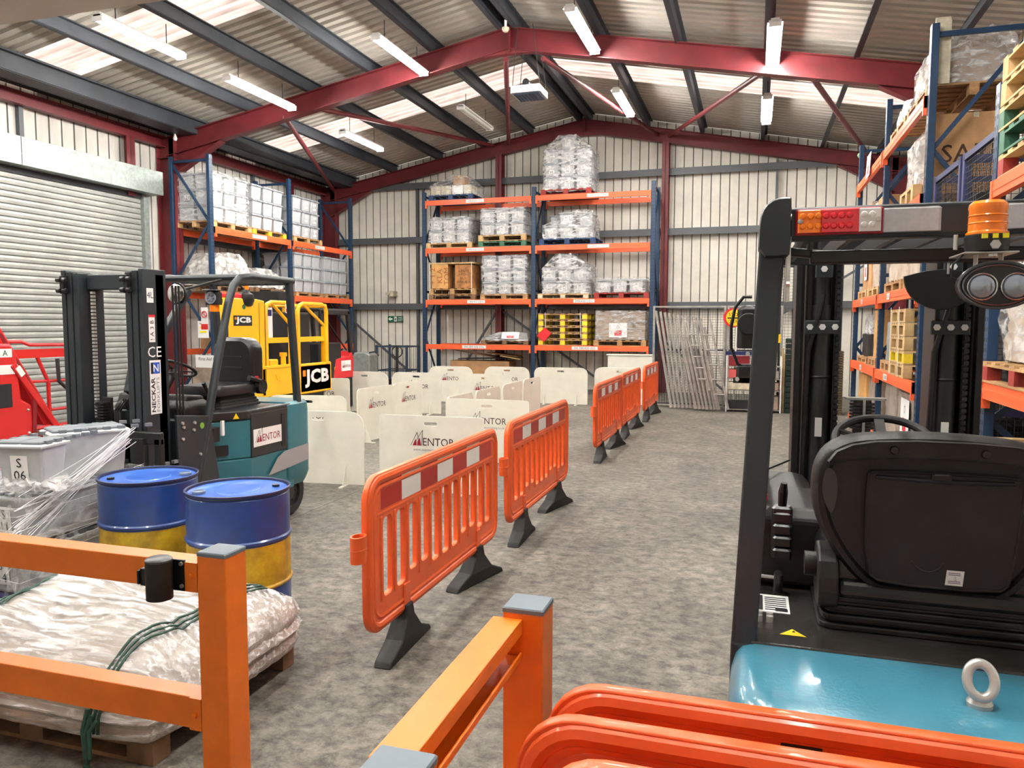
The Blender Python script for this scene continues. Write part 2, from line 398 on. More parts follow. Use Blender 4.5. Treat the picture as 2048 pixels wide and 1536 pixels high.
# ================================================================ the building
XL, XR, YB, YF, RX = -11.3, 3.2, 18.95, -3.0, -4.03
def zr(x): return 6.78-.19*abs(x-RX)
g = MB(); g.quad((XL-.1, YF, 0), (XR+.1, YF, 0), (XR+.1, YB+.1, 0), (XL-.1, YB+.1, 0)); struct('floor', g, m_floor)
# roof: corrugated sheets with translucent bands
def roofsheet(xa, xb, ya, yb, nseg=1):
    g = MB(); p = .2; y = ya; prof = []
    while y < yb-1e-6:
        for dy, dz in ((0, 0), (.10, 0), (.115, .05), (.185, .05)): 
            if y+dy < yb: prof.append((y+dy, dz))
        y += p
    prof.append((yb, 0)); n = len(prof)
    vs = [(x, yy, zr(x)+dz) for x in (xa, xb) for yy, dz in prof]
    g.add(vs, [(i, i+1, n+i+1, n+i) for i in range(n-1)]); return g
bands = [(YF, 2.8, 0), (2.8, 3.8, 1), (3.8, 9.0, 0), (9.0, 10.0, 1), (10.0, 14.8, 0), (14.8, 15.8, 1), (15.8, YB+.1, 0)]
allr = MB().use(m_roof); wn = 1
for xa, xb in ((XL-.1, RX), (RX, XR+.1)):
    for ya, yb, s in bands:
        g = roofsheet(xa, xb, ya, yb)
        if s: struct('window_%d' % wn, g, m_sky); wn += 1
        else: allr.add(g.v, g.f)
struct('ceiling', allr, m_roof)
# walls with ribbed cladding (real folds)
def ribwall(a, b, fixed, axis, pitch, z0f, z1f, d, mi, groove=.012):
    g = MB(); g.mats = [m_clad, m_groove] if mi == 0 else [m_cladside, m_groove]
    def V(t, off, z): return (t, fixed+off, z) if axis == 'x' else (fixed+off, t, z)
    t = a; k = 0
    while t < b-1e-6:
        t2 = min(b, t+pitch); gw = groove if k % 2 == 0 else groove*.7; pts = [(t, 0, 0), (t2-.05, 0, 0), (t2-.04, d, 1), (t2-.04+gw, d, 1), (t2-.03+gw, 0, 0), (t2, 0, 0)]
        for (ta, oa, _), (tb, ob, _) in zip(pts, pts[1:]):
            g.cur = 1 if (oa != 0 or ob != 0) else 0
            g.add([V(ta, oa, z0f(ta)), V(tb, ob, z0f(tb)), V(tb, ob, z1f(tb)), V(ta, oa, z1f(ta))], [(0, 1, 2, 3)])
        t = t2; k += 1
    return g
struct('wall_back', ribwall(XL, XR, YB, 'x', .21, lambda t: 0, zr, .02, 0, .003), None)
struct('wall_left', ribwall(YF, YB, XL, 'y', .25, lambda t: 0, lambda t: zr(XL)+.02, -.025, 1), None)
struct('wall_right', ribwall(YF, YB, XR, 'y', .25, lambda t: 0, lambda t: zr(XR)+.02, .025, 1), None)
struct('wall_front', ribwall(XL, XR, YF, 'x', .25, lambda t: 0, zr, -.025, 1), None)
# soffit edge over the opening the photo is taken from
g = MB(); g.box(-6.5, -1.5, 1.2, 1.985, 2.62, 2.92); struct('trim_1', g, m_soffit)
# purlins (Z section), along the building
def purlin(x, deep=.2, y0=YF, y1=YB, wide=.07):
    z = zr(x); g = MB(); g.box(x-.012, x+.012, y0, y1, z-deep, z-.005); g.box(x-wide, x+.012, y0, y1, z-deep-.006, z-deep+.008); g.box(x-.012, x+wide, y0, y1, z-.02, z-.006)
    return g
pl = [purlin(x).v and purlin(x) for x in (-9.15, -7.85, -6.62, -5.4, -4.16, -3.9, -2.5, -1.23, .1, 1.36, 2.5)]
for i, g in enumerate(pl): struct('trim_%d' % (i+2), g, m_purlin)
g = MB(); g.box(-10.42, -10.36, YF, YB, 5.28, 5.56); g.box(-10.75, -10.38, YF, YB, 5.27, 5.29); g.box(-11.25, -10.72, YF, YB, 5.38, 5.40); g.box(-10.4, -10.28, YF, YB, 5.52, 5.55)
struct('trim_13', g, m_purlin)
# red portal frames
def Ibeam(g, p, q, h, w, t=.014):
    """rafter in an x-z plane from p to q (top edge), thickness along y"""
    (xa, ya, za), (xb, yb, zb) = p, q
    for dz0, dz1, ww in ((0, -t, w), (-t, -h+t, .012), (-h+t, -h, w)):
        vs = []
        for x, z in ((xa, za), (xb, zb)):
            for y in (ya-ww/2, ya+ww/2):
                for dz in (dz0, dz1): vs.append((x, y, z+dz))
        g.add(vs, [(0, 1, 3, 2), (4, 6, 7, 5), (0, 4, 5, 1), (2, 3, 7, 6), (0, 2, 6, 4), (1, 5, 7, 3)])
def frame(yf, h, nm):
    g = MB(); zt = lambda x: zr(x)-.2
    Ibeam(g, (-11.05, yf, zt(-11.05)), (RX, yf, zt(RX)), h, .17); Ibeam(g, (RX, yf, zt(RX)), (2.9, yf, zt(2.9)), h, .17)
    for s, xe in ((1, -11.0), (-1, 2.85)):                     # haunches
        z1 = zt(xe)-h; g.prism([(xe, z1+.01), (xe+s*1.15, zt(xe+s*1.15)-h), (xe, z1-.42)], 'y', yf-.007, yf+.007)
        g.bar((xe, yf, z1-.43), (xe+s*1.2, yf, zt(xe+s*1.15)-h-.01), .17, .014)
    g.box(RX-.012, RX+.012, yf-.085, yf+.085, zt(RX)-h-.06, zt(RX)+.02)
    g.prism([(RX-.5, zt(RX-.5)-h+.01), (RX, zt(RX)-h+.02), (RX+.5, zt(RX+.5)-h+.01), (RX+.04, zt(RX)-h-.07), (RX-.04, zt(RX)-h-.07)], 'y', yf-.06, yf+.06)
    for x0, x1 in ((-11.27, -10.85), (2.75, 3.15)):            # columns, H section facing the aisle
        zc = zt((x0+x1)/2); g.box(x0, x0+.016, yf-.1, yf+.1, 0, zc); g.box(x1-.016, x1, yf-.1, yf+.1, 0, zc); g.box(x0, x1, yf-.006, yf+.006, 0, zc)
        g.box(x0, x1, yf-.1, yf+.1, zc-h-.03, zc-h-.015)
    return struct(nm, g, m_red)
frame(12.7, .36, 'trim_14'); frame(18.75, .32, 'trim_15'); frame(6.4, .36, 'trim_16'); frame(.2, .36, 'trim_17')
k = 18
for x in (-6.2, -2.08):                                        # gable posts
    g = MB(); z = zr(x)-.5; g.box(x-.08, x+.08, 18.6, 18.615, 0, z); g.box(x-.08, x+.08, 18.86, 18.875, 0, z); g.box(x-.006, x+.006, 18.6, 18.87, 0, z); struct('trim_%d' % k, g, m_red); k += 1
for p, q in (((-8.41, 12.7, 5.45), (-10.93, 18.75, 5.2)), ((-7.77, 12.75, 5.58), (-6.36, 18.7, 6.1)), ((-4.12, 12.75, 6.1), (-5.96, 18.7, 6.12)), ((-3.47, 12.75, 6.05), (-2.3, 18.7, 6.1)), ((.02, 12.75, 5.5), (-2.01, 18.7, 6.04)), ((.74, 12.75, 5.36), (2.37, 18.7, 5.2))):
    g = MB(); g.cyl(p, q, .045, n=10); struct('trim_%d' % k, g, m_red, smooth=True); k += 1
g = MB()                                                       # red eaves tie and its stubs on the left wall
g.box(-11.2, -11.185, YF, YB, 5.08, 5.27); g.box(-11.25, -11.1, YF, YB, 5.26, 5.275); g.box(-11.25, -11.1, YF, YB, 5.075, 5.09)
for y in (5.5, 11.78, 17.0):
    g.box(-11.12, -11.1, y-.1, y+.1, 4.0, 5.08); g.box(-11.25, -11.1, y-.006, y+.006, 4.0, 5.08)
struct('trim_%d' % k, g, m_red); k += 1
g = MB(); g.box(-11.3, -11.22, 9.6, 9.68, 4.0, 5.1); g.box(-11.3, -11.22, 15.6, 15.68, 0, 5.1); g.box(-11.29, -11.2, 12.8, 18.8, 3.3, 3.42); struct('trim_%d' % k, g, m_rail); k += 1
for z in (5.24, 3.84, 2.1):                                    # sheeting rails on the gable
    g = MB(); g.box(XL, XR, 18.78, 18.8, z-.07, z+.07); g.box(XL, XR, 18.8, 18.93, z+.055, z+.07); g.box(XL, XR, 18.77, 18.79, z-.09, z-.05); struct('trim_%d' % k, g, m_rail); k += 1
for x, z1 in ((-8.52, 5.3), (-8.36, 5.3), (.41, 5.4), (-10.4, 2.1)):
    g = MB(); g.box(x-.025, x+.025, 18.82, 18.9, 0, z1); struct('trim_%d' % k, g, m_rail); k += 1
for p, q in (((-11.2, 18.72, 2.35), (-8.4, 18.72, .1)), ((-7.5, 18.72, .05), (-6.28, 18.72, 1.95)), ((-6.1, 18.72, 1.95), (-3.3, 18.72, .05)), ((-.6, 18.72, .05), (-2.0, 18.72, 1.2)), ((.0, 18.72, 1.5), (3.0, 18.72, 3.4))):
    g = MB(); g.bar(p, q, .05, .05); struct('trim_%d' % k, g, m_rail); k += 1
# roller shutter in the left wall
d = bpy.data.objects.new('door_1', None); COL.objects.link(d); d['kind'] = 'structure'
g = MB(); z = 0.0; sh = .1; Ys, Ye = 4.6, 12.05; vs = []; n = 0
prof = []
while z < 4.0:
    prof += [(.004, z), (.014, z+.01), (.02, z+sh*.5), (.014, z+sh-.016), (.0, z+sh-.010), (-.012, z+sh-.004)]; z += sh
vs = [(-11.18+dx, y, zz) for y in (Ys, Ye) for dx, zz in prof]; n = len(prof)
g.mats = [m_shut, m_groove]
for i in range(n-1):
    g.cur = 1 if i % 6 in (4, 5) else 0
    g.add([vs[i], vs[i+1], vs[n+i+1], vs[n+i]], [(0, 1, 2, 3)])
struct('shutter_curtain', g, None, d, smooth=False)
g = MB(); g.box(-11.25, -11.08, 12.03, 12.16, 0, 4.02); g.box(-11.25, -11.1, 4.5, 4.62, 0, 4.02); struct('guide_rail', g, m_galv, d)
g = MB(); g.box(-11.24, -10.9, 4.4, 9.34, 4.08, 4.52); g.box(-11.24, -10.9, 9.35, 12.35, 4.08, 4.52); struct('shutter_box', g, m_galv, d, bevel=.006)
g = MB(); g.box(-11.22, -11.14, 4.6, 12.05, 3.98, 4.08); struct('lintel_angle', g, m_purlin, d)
# small white rain-screen behind the column
# ---------------------------------------------------------------- strip lights
def strip_light(L, lit=True):
    t = thing('strip_light', 'x', 'ceiling light')
    g = MB(); g.box(-.055, .055, 0, L, .03, .075); g.box(-.098, .098, .02, L-.02, .024, .03)
    part('housing', g, mat('light_housing', (226, 226, 222), .4), t)
    tm = m_tube if lit else mat('unlit_tube', (214, 214, 208), .3)
    for x in (-.045, .045):
        g = MB(); g.cyl((x, .03, -.005), (x, L-.03, -.005), .02, n=8); part('tube', g, tm, t)
    g = MB(); pass
    for y in (0, L-.02): g = MB(); g.box(-.08, .08, y, y+.02, -.03, .05); part('end_cap', g, m_white, t)
    g = MB()
    for y in (.3, L-.3): g.cyl((0, y, .07), (0, y, .36), .006, n=6)
    part('suspension_wire', g, m_dark, t); return t
rows = {-7.9: 5.42, -5.55: 5.93, -2.55: 5.98, .14: 5.55}
lamps = [(-7.9, 7.9, 1.5, 'bright twin-tube strip light hanging nearest the shutter at far left'),
         (-7.9, 10.37, 1.8, 'bright twin-tube strip light touching the left half of the middle rafter'),
         (-7.9, 13.9, 1.65, 'small bright strip light hanging above the left rack, beyond the middle rafter'),
         (-5.55, 10.79, 1.8, 'bright strip light hanging just left of the ridge, in front of the middle rafter'),
         (-2.55, 10.74, 1.8, 'bright strip light just right of the ridge, top edge near the frame'),
         (-2.58, 14.66, 1.8, 'bright strip light right of the ridge, beyond the middle rafter, by a red brace'),
         (.16, 10.91, 1.8, 'brightest strip light over the right aisle, crossing the middle rafter'),
         (.12, 14.32, 1.8, 'bright strip light over the right aisle, beyond the middle rafter')]
protoL = {}
def put_light(x, y, L, lab, lit=True):
    key = (L, lit); z = min(rows.values(), key=lambda q: 0) and rows[min(rows, key=lambda r: abs(r-x))]
    if key not in protoL: o = strip_light(L, lit); protoL[key] = o; o.location = (x, y, z); o['label'] = lab
    else: o = dup(protoL[key], (x, y, z), 0, lab)
    o['group'] = 'strip lights hanging under the roof'
    return o
for a in lamps: put_light(*a)
put_light(-5.7, 14.7, 1.8, 'unlit strip light hanging below the pink skylight band left of the ridge', False)
for i, (x, y) in enumerate([(x, y) for x in (-7.9, -5.55, -2.55, .16) for y in (4.2, .6)]):   # unseen lamps added, continuing the rows, to light the near objects
    put_light(x, y, 1.8, 'bright strip light added to the rows outside the picture')
# suspended fan heater
t = thing('fan_heater', 'white and blue fan heater box with black motor, hung by wires below the ridge', 'heater', (-3.62, 12.5, 5.38), world=True)
g = MB(); g.rbox(-3.88, -3.38, 12.25, 12.75, 5.38, 5.5, .015); part('casing', g, mat('heater_white', (206, 208, 208), .5), t, smooth=False)
g = MB(); g.box(-3.84, -3.42, 12.29, 12.71, 5.362, 5.379)
for i in range(7): g.box(-3.83+i*.058, -3.82+i*.058, 12.3, 12.7, 5.352, 5.362)
part('grille', g, mat('heater_blue', (70, 92, 120), .5), t)
g = MB(); g.cyl((-3.68, 12.5, 5.5), (-3.68, 12.5, 5.58), .05); g.cyl((-3.66, 12.38, 5.58), (-3.66, 12.6, 5.58), .055); g.tube([(-3.75, 12.5, 5.5), (-3.74, 12.5, 5.6), (-3.66, 12.5, 5.62)], .015); part('fan_motor', g, m_black, t, smooth=True)
g = MB(); [g.cyl((x, y, 5.5), (x*.55-1.65, y, 6.45), .006, n=6) for x in (-3.86, -3.4) for y in (12.3, 12.7)]; part('hanging_wire', g, m_dark, t)
t = thing('smoke_detector', 'small round white smoke detector at the ridge of the middle rafter', 'detector', (-3.98, 12.3, 6.37), world=True)
g = MB(); g.lathe([(0, 6.37), (.04, 6.375), (.06, 6.41), (.06, 6.44), (0, 6.44)], (-3.98, 12.3, 0)); part('body', g, m_cream, t, smooth=True)
g = MB(); g.cyl((-3.98, 12.3, 6.44), (-3.98, 12.3, 6.56), .02); part('stem', g, m_white, t)
t = thing('detector_cover', 'small white bulb fitting at the top of the left red column', 'detector', (-10.72, 12.5, 5.13), world=True)
g = MB(); g.lathe([(0, 5.13), (.03, 5.14), (.04, 5.18), (.02, 5.24), (.02, 5.3), (0, 5.3)], (-10.72, 12.5, 0)); part('bulb', g, m_white, t, smooth=True)
t = thing('hanging_pull_cord', 'pale green bulb on a short cord below the right roof brace', 'pull cord', (1.95, 17.17, 4.97), world=True)
g = MB(); g.cyl((1.95, 17.17, 5.07), (1.95, 17.17, 5.22), .012, n=6); part('cord', g, m_yst, t)
g = MB(); g.lathe([(0, 4.97), (.04, 5.0), (.06, 5.04), (.04, 5.08), (0, 5.09)], (1.95, 17.17, 0)); part('bulb', g, mat('pale_green', (150, 206, 150), .5), t, smooth=True)
t = thing('wall_box', 'small white twin box fixed high on the end wall above the exit sign', 'wall box', (-9.28, 18.74, 2.36), world=True)
g = MB(); g.rbox(-9.26, -9.16, 18.66, 18.93, 2.36, 2.5, .008); g.rbox(-9.36, -9.25, 18.6, 18.93, 2.4, 2.46, .005); part('body', g, m_cream, t)
t = thing('exit_sign', 'green and white emergency exit sign with left arrow on the end wall', 'sign', (-9.21, 18.9, 1.66), world=True)
g = MB(); g.box(-9.44, -8.99, 18.9, 18.912, 1.68, 1.84); part('board', g, m_ledg, t)
g = MB().use(m_white); c = (-9.36, 18.895, 1.76); U = (1, 0, 0); V = (0, 0, 1)
put_poly(g, [(-.06, 0), (.0, .055), (.0, .02), (.06, .02), (.06, -.02), (0, -.02), (0, -.055)], c, U, V)
put_poly(g, [(.11, -.065), (.19, -.065), (.19, .065), (.11, .065)], c, U, V)
put_text(g, 'FIRE\nEXIT', (-9.07, 18.895, 1.76), U, V, w=.13)
g.use(m_ledg); put_poly(g, [(.135, -.05), (.15, -.05), (.158, -.01), (.17, -.04), (.18, -.035), (.165, .015), (.165, .03), (.15, .03), (.13, .0)], (-9.36, 18.89, 1.76), U, V)
part('pictogram', g, None, t)
# ================================================================ pallet racking
def text_label(parent, name, s, c, u, v, w, h, org_world=True, ink=None, back=None, th=.001):
    U, V = Vector(u).normalized(), Vector(v).normalized(); Nn = U.cross(V); c = Vector(c)
    g = MB().use(back or m_white); put_poly(g, [(-w/2, -h/2), (w/2, -h/2), (w/2, h/2), (-w/2, h/2)], c, U, V)
    if s: g.use(ink or m_ink); put_text(g, s, c+Nn*.0015, U, V, w=w*.84, h=h*(.62 if '\n' not in s else .8))
    return part(name, g, None, parent)
def pallet_rack(label, loc, rz, bays, depth, height, levels, labels, group=None, skip=()):
    """local frame: x along the face, y into the rack, front face at y=0"""
    t = thing('pallet_rack', label, 'racking', loc, rz, group)
    for i, x in enumerate(bays):
        for y in (.04, depth-.04):
            g = MB(); g.box(x-.05, x+.05, y-.035, y+.035, 0, height); g.box(x-.08, x+.08, y-.06, y+.06, 0, .01)
            post = part('upright', g, m_blue, t, bevel=.004)
            if y < .1:
                g = MB(); z = .1
                while z < height-.05:
                    for dx in (-.025, .025): g.box(x+dx-.007, x+dx+.007, y-.0362, y-.0352, z, z+.03)
                    z += .075
                part('slots', g, m_ink, post, kind='stuff')
        g = MB(); z = .2; s = -1; step = (height-.35)/4
        for k in range(4):
            a, b = (.06, depth-.06) if s > 0 else (depth-.06, .06)
            g.bar((x, a, z), (x, b, z+step), .03, .045); z += step; s = -s
        for zz in (.18, height/2, height-.1): g.bar((x, .06, zz), (x, depth-.06, zz), .03, .05)
        part('bracing', g, m_blue, t)
    for i in range(len(bays)-1):
        x0, x1 = bays[i]+.05, bays[i+1]-.05
        for L, z in enumerate(levels):
            if (i, L) in skip: continue
            for y in (.0, depth):
                g = MB(); y0, y1 = (y-.02, y+.03) if y == 0 else (y-.03, y+.02)
                g.box(x0, x1, y0, y1, z-.12, z); g.box(x0, x1, y0-(.004 if y == 0 else -.004), y1, z-.075, z-.045)
                for xx in (x0, x1-.045): g.box(xx, xx+.045, y0-.008, y1, z-.19, z)
                b = part('beam', g, m_orange, t)
                if y == 0 and (i, L) in labels:
                    s, fx, ww = labels[(i, L)]; cx = x0+(x1-x0)*fx
                    text_label(b, 'load_label', s, (cx, -.0275, z-.055), (1, 0, 0), (0, 0, 1), ww, .075)
    return t
UDL = '2000 KGS U.D.L'
pallet_rack('blue and orange pallet rack against the end wall, stacked with white totes', (0, 17.75, 0), 0, (-7.86, -5.04, -2.24), .95, 4.86, (1.13, 2.23, 3.49, 4.65),
            {(0, 0): ('SWL 3000 KGS U.D.L', .47, .62), (1, 0): ('SWL 3000 KGS U.D.L', .45, .62), (0, 1): ('1000 KG U.D.L', .49, .46), (1, 1): (UDL, .44, .5), (0, 2): (UDL, .48, .46), (1, 2): ('2000KG U.D.L', .56, .5), (0, 3): (UDL, .48, .46), (1, 3): ('1000 KG U.D.L', .55, .5)})
pallet_rack('blue and orange pallet rack along the left wall behind the yellow machine', (-10, 12.6, 0), PI/2, (0, 2.65, 5.4), .95, 4.86, (1.12, 2.26, 3.5),
            {(0, 2): ('2000 KGS U.D.L', .55, .5), (1, 2): ('2000 KGS U.D.L', .42, .42), (0, 0): ('2000 KGS U.D.L', .85, .4)})
# right-hand racks face -x: local x runs towards -Y
pallet_rack('tall blue and orange pallet rack along the right wall, far section', (1.6, 14.25, 0), -PI/2, (0, 2.75, 5.45), .95, 4.62, (.16, 1.05, 2.05, 2.98, 3.95),
            {(0, 2): ('LOAD', .45, .16), (1, 2): ('LOAD', .35, .2), (0, 1): ('LOAD', .5, .22), (1, 1): ('LOAD', .35, .3)}, skip=((1, 0),))
pallet_rack('nearest blue and orange pallet rack at the right edge of the picture', (1.6, 6.37, 0), -PI/2, (0, 2.9), .95, 3.35, (1.24, 2.66), {})
# ================================================================ pallets and loads
def pallet(name, label, m, loc, w=1.15, d=.95, h=.13, rz=0, group=None, mb=None, h0=None):
    t = thing(name, label, 'pallet', loc, rz, group)
    g = MB().use(m); z = .003; h -= .003
    for i in range(7):
        x = -w/2+i*(w-.1)/6; g.box(x, x+.1, 0, d, z+h-.018, z+h)
    part('deck', g, None, t)
    g = MB().use(m); [g.box(-w/2, w/2, y, y+.09, z+h-.034, z+h-.018) for y in (0, d/2-.045, d-.09)]; [g.box(-w/2, w/2, y, y+.09, z, z+.016) for y in (0, d/2-.045, d-.09)]
    g.use(mb or m); [g.box(x, x+.12, y, y+.09, z+.016, z+h-.034) for x in (-w/2, -.06, w/2-.12) for y in (0, d/2-.045, d-.09)]; part('base', g, None, t)
    return t
def tote_proto(w, d, h, m, ml):
    t = thing('storage_tote', 'x', 'tote')
    i = .04; g = MB()
    lo = [(-w/2+i, i), (w/2-i, i), (w/2-i, d-i), (-w/2+i, d-i)]; hi = [(-w/2+.02, .02), (w/2-.02, .02), (w/2-.02, d-.02), (-w/2+.02, d-.02)]
    vs = [(x, y, 0) for x, y in lo]+[(x, y, h-.035) for x, y in hi]
    g.add(vs, [(3, 2, 1, 0), (0, 1, 5, 4), (1, 2, 6, 5), (2, 3, 7, 6), (3, 0, 4, 7)]); b = part('body', g, m, t, bevel=.012, seg=1)
    g = MB(); g.rbox(-w/2, w/2, 0, d, h-.045, h-.018, .008); g.rbox(-w/2+.02, w/2-.02, .02, d-.02, h-.018, h, .006); g.box(-w*.13, w*.13, -.012, .01, h-.04, h-.022)
    part('lid', g, ml, t)
    return t
TP = tote_proto(.365, .44, .305, m_tote, m_totel)
TP.location = (-4.625, 17.8, 4.78)
TLAB = {}
def tote_label(root, s, w=.13, h=.15):
    key = (s, w)
    if key not in TLAB:
        g = MB().use(m_white); put_poly(g, [(-w/2, -h/2), (w/2, -h/2), (w/2, h/2), (-w/2, h/2)], (0, .0275, .14), (1, 0, 0), (0, -.07, 1))
        g.use(m_ink); put_text(g, s, (0, .0258, .14), (1, 0, 0), (0, -.07, 1), h=h*(.82 if '\n' in s else .4)); TLAB[key] = g.mesh('tote_label')
    o = bpy.data.objects.new('label', TLAB[key]); COL.objects.link(o); o.parent = root; return o
ORD = ['first', 'second', 'third', 'fourth', 'fifth', 'sixth', 'seventh', 'eighth', 'ninth']
used_first = [False]
def put_tote(loc, rz, label, group, s=None, jit=.008):
    loc = (loc[0]+random.uniform(-jit, jit), loc[1]+random.uniform(-jit, jit), loc[2])
    o = dup(TP, loc, rz+random.uniform(-.02, .02), label, group)
    if s: tote_label(o, s)
    return o
def tote_stack(base, rz, nx, nz, ny, where, group, codes, dx=.375, dz=.307, dy=.45, first=False):
    """base = left front bottom corner; rows seen from the aisle"""
    U = Vector((math.cos(rz), math.sin(rz), 0)); W = Vector((-math.sin(rz), math.cos(rz), 0)); n = 0
    hn = {1: ['only'], 2: ['bottom', 'top'], 3: ['bottom', 'middle', 'top']}[nz]; wn = {2: ['left', 'right'], 3: ['left', 'centre', 'right'], 4: ['first', 'second', 'third', 'fourth'], 6: ORD[:6]}[nx]
    for k in range(nz):
        for i in range(nx):
            for j in range(ny):
                p = Vector(base)+U*(dx*(i+.5))+W*(dy*j); p.z += dz*k
                lab = 'white tote on %s, %s row, %s column' % (where, hn[k], wn[i])
                if j: lab += ', behind'
                put_tote(p, rz, lab, group, codes[n % len(codes)] if j == 0 else None)
            n += 1
def wrapbox(x0, x1, y0, y1, z0, z1, bump=.03, n=10, top=None, taper=.0):
    """closed film shell with pulled-in creases; top = optional smaller box the film is drawn up over"""
    g = MB(); rings = []; m = 4*n
    def ring(z, sx, sy, cx, cy, b):
        out = []
        for k in range(m):
            s_, t = divmod(k, n); t /= n
            px, py = [(-1+2*t, -1), (1, -1+2*t), (1-2*t, 1), (-1, 1-2*t)][s_]
            c = max(abs(px), abs(py)); e = (abs(px)*abs(py))**6*.06
            out.append((cx+px*sx*(1-e)+random.uniform(-b, b), cy+py*sy*(1-e)+random.uniform(-b, b), z+random.uniform(-b, b)*.8))
        return out
    cx, cy, sx, sy = (x0+x1)/2, (y0+y1)/2, (x1-x0)/2, (y1-y0)/2
    nz = max(3, int((z1-z0)/.12))
    for i in range(nz+1): rings.append(ring(z0+(z1-z0)*i/nz, sx*(1-taper*i/nz), sy*(1-taper*i/nz), cx, cy, bump*.35))
    if top:
        tx0, tx1, ty0, ty1, tz = top
        for f in (.35, .7, 1): rings.append(ring(z1+(tz-z1)*f, sx+((tx1-tx0)/2-sx)*f, sy+((ty1-ty0)/2-sy)*f, cx+((tx0+tx1)/2-cx)*f, cy+((ty0+ty1)/2-cy)*f, bump*.5)); cx2, cy2, sx2, sy2, zt = (tx0+tx1)/2, (ty0+ty1)/2, (tx1-tx0)/2, (ty1-ty0)/2, tz
    else: cx2, cy2, sx2, sy2, zt = cx, cy, sx*(1-taper), sy*(1-taper), z1
    for f in (.66, .33): rings.append(ring(zt+bump*(1-f)*.5, sx2*f, sy2*f, cx2, cy2, bump*.3))
    vs = [v for r in rings for v in r]+[(cx2, cy2, zt+bump*.3)]; fs = []
    for i in range(len(rings)-1):
        for k in range(m): a = i*m; b = (i+1)*m; fs.append((a+k, a+(k+1) % m, b+(k+1) % m, b+k))
    a = (len(rings)-1)*m; c = len(vs)-1
    for k in range(m): fs.append((a+k, a+(k+1) % m, c))
    return g.add(vs, fs)
def film(label, cat, m, *a, parent=None, **k):
    if parent is not None: return part('stretch_film', wrapbox(*a, **k), m, parent, smooth=True)
    return lone('stretch_wrap', wrapbox(*a, **k), m, label, cat, smooth=True, group='stretch film around pallet loads')
def carton(label, m, x0, x1, y0, y1, z0, z1, group=None, text=None, tape=True, face='-y', name='carton'):
    t = thing(name, label, 'box', ((x0+x1)/2, (y0+y1)/2, z0), world=True, group=group)
    g = MB(); g.box(x0, x1, y0, y1, z0, z1); part('box_body', g, m, t, bevel=.004)
    if tape:
        g = MB(); xm = (x0+x1)/2; g.box(xm-.025, xm+.025, y0-.001, y1+.001, z1-.05, z1+.001); part('tape', g, m_cream, t)
    if text:
        g = MB().use(mat('stencil_brown', (66, 44, 28), .8))
        if face == '-y': put_text(g, text, ((x0+x1)/2, y0-.003, (z0+z1)/2), (1, 0, 0), (0, 0, 1), w=(x1-x0)*.8)
        else: put_text(g, text, (x0-.003, (y0+y1)/2, (z0+z1)/2), (0, -1, 0), (0, 0, 1), w=(y1-y0)*.8)
        part('print', g, None, t)
    return t
def notice(parent, c, u, v, w, h, flip=False):
    """white sheet with a red block, as taped to several loads"""
    U, V = Vector(u).normalized(), Vector(v).normalized(); Nn = U.cross(V)*.002; c = Vector(c); g = MB().use(m_white)
    put_poly(g, [(-w/2, -h/2), (w/2, -h/2), (w/2, h/2), (-w/2, h/2)], c, U, V)
    g.use(m_sred); put_poly(g, [(-w*.2, -h*.38), (w*.2, -h*.38), (w*.2, -h*.02), (-w*.2, -h*.02)], c+Nn, U, V); 
    g.use(m_white); put_text(g, 'DO NOT\nUSE', c+Nn*2-V*h*.2, U, V, w=w*.3)
    g.use(m_inkg); put_text(g, 'O', c+Nn+V*h*.22, U, V, h=h*.2)
    return part('notice', g, None, parent)
# ---- end rack, top level
F = 17.79
tv = 'end-wall rack'
pallet('pallet', 'blue pallet under cream cartons, top left of the end-wall rack', m_palb, (-7.15, F-.04, 4.65), group='pallets on the end-wall rack')
for i, (a, b) in enumerate(((-7.68, -7.42), (-7.41, -7.15), (-7.12, -6.84), (-6.82, -6.62))):
    carton('cream carton on the top left blue pallet, %s from the left' % ORD[i], m_cream if i != 2 else m_white, a, b, F, F+.4, 4.785, 5.0, 'cream cartons on top')
carton('brown carton standing on the cream cartons, top left of the end rack', m_card, -7.1, -6.8, F+.02, F+.35, 5.005, 5.24)
film('thin stretch film tented over the cream cartons on the top left pallet', 'film', m_wrap, -7.74, -6.5, F-.02, F+.75, 4.76, 5.02, top=(-7.12, -6.78, F, F+.37, 5.26))
pallet('pallet', 'red pallet on top of the end-wall rack, under nine wrapped totes', m_palr, (-4.27, F-.04, 4.65), w=1.2, group='pallets on the end-wall rack')
g1 = 'white totes on the end-wall rack'
tote_label(TP, 'A\n63'); TP['label'] = 'white tote on top red pallet of end-wall rack, bottom row, left column'; TP['group'] = g1
index_children(TP); KIDS[TP.name] = [c for c in KIDS[TP.name] if not c.name.startswith('label')]
def stack_skip(base, rz, nx, nz, ny, where, group, codes, skipfirst=False, **k):
    tote_stack(base, rz, nx, nz, ny, where, group, codes, **k)
hold = []
def ts_top():
    base = (-4.81, 17.8, 4.78)
    for k in range(3):
        for i in range(3):
            for j in range(2):
                if i == j == k == 0: continue
                lab = 'white tote on top red pallet of end-wall rack, %s row, %s column%s' % (['bottom', 'middle', 'top'][k], ['left', 'centre', 'right'][i], ['', ', behind'][j])
                put_tote((base[0]+.375*(i+.5), base[1]+.45*j, base[2]+.307*k), 0, lab, g1, ['M\n45', 'A\n22', 'M\n51', 'A\n64', 'M\n48', 'A\n39', 'M\n07'][(i+3*k) % 7] if j == 0 else None)
ts_top()
put_tote((-4.25, 17.84, 4.78+.921), 0, 'single white tote crowning the tall wrapped stack at the top of the end-wall rack', g1, 'M\n12')
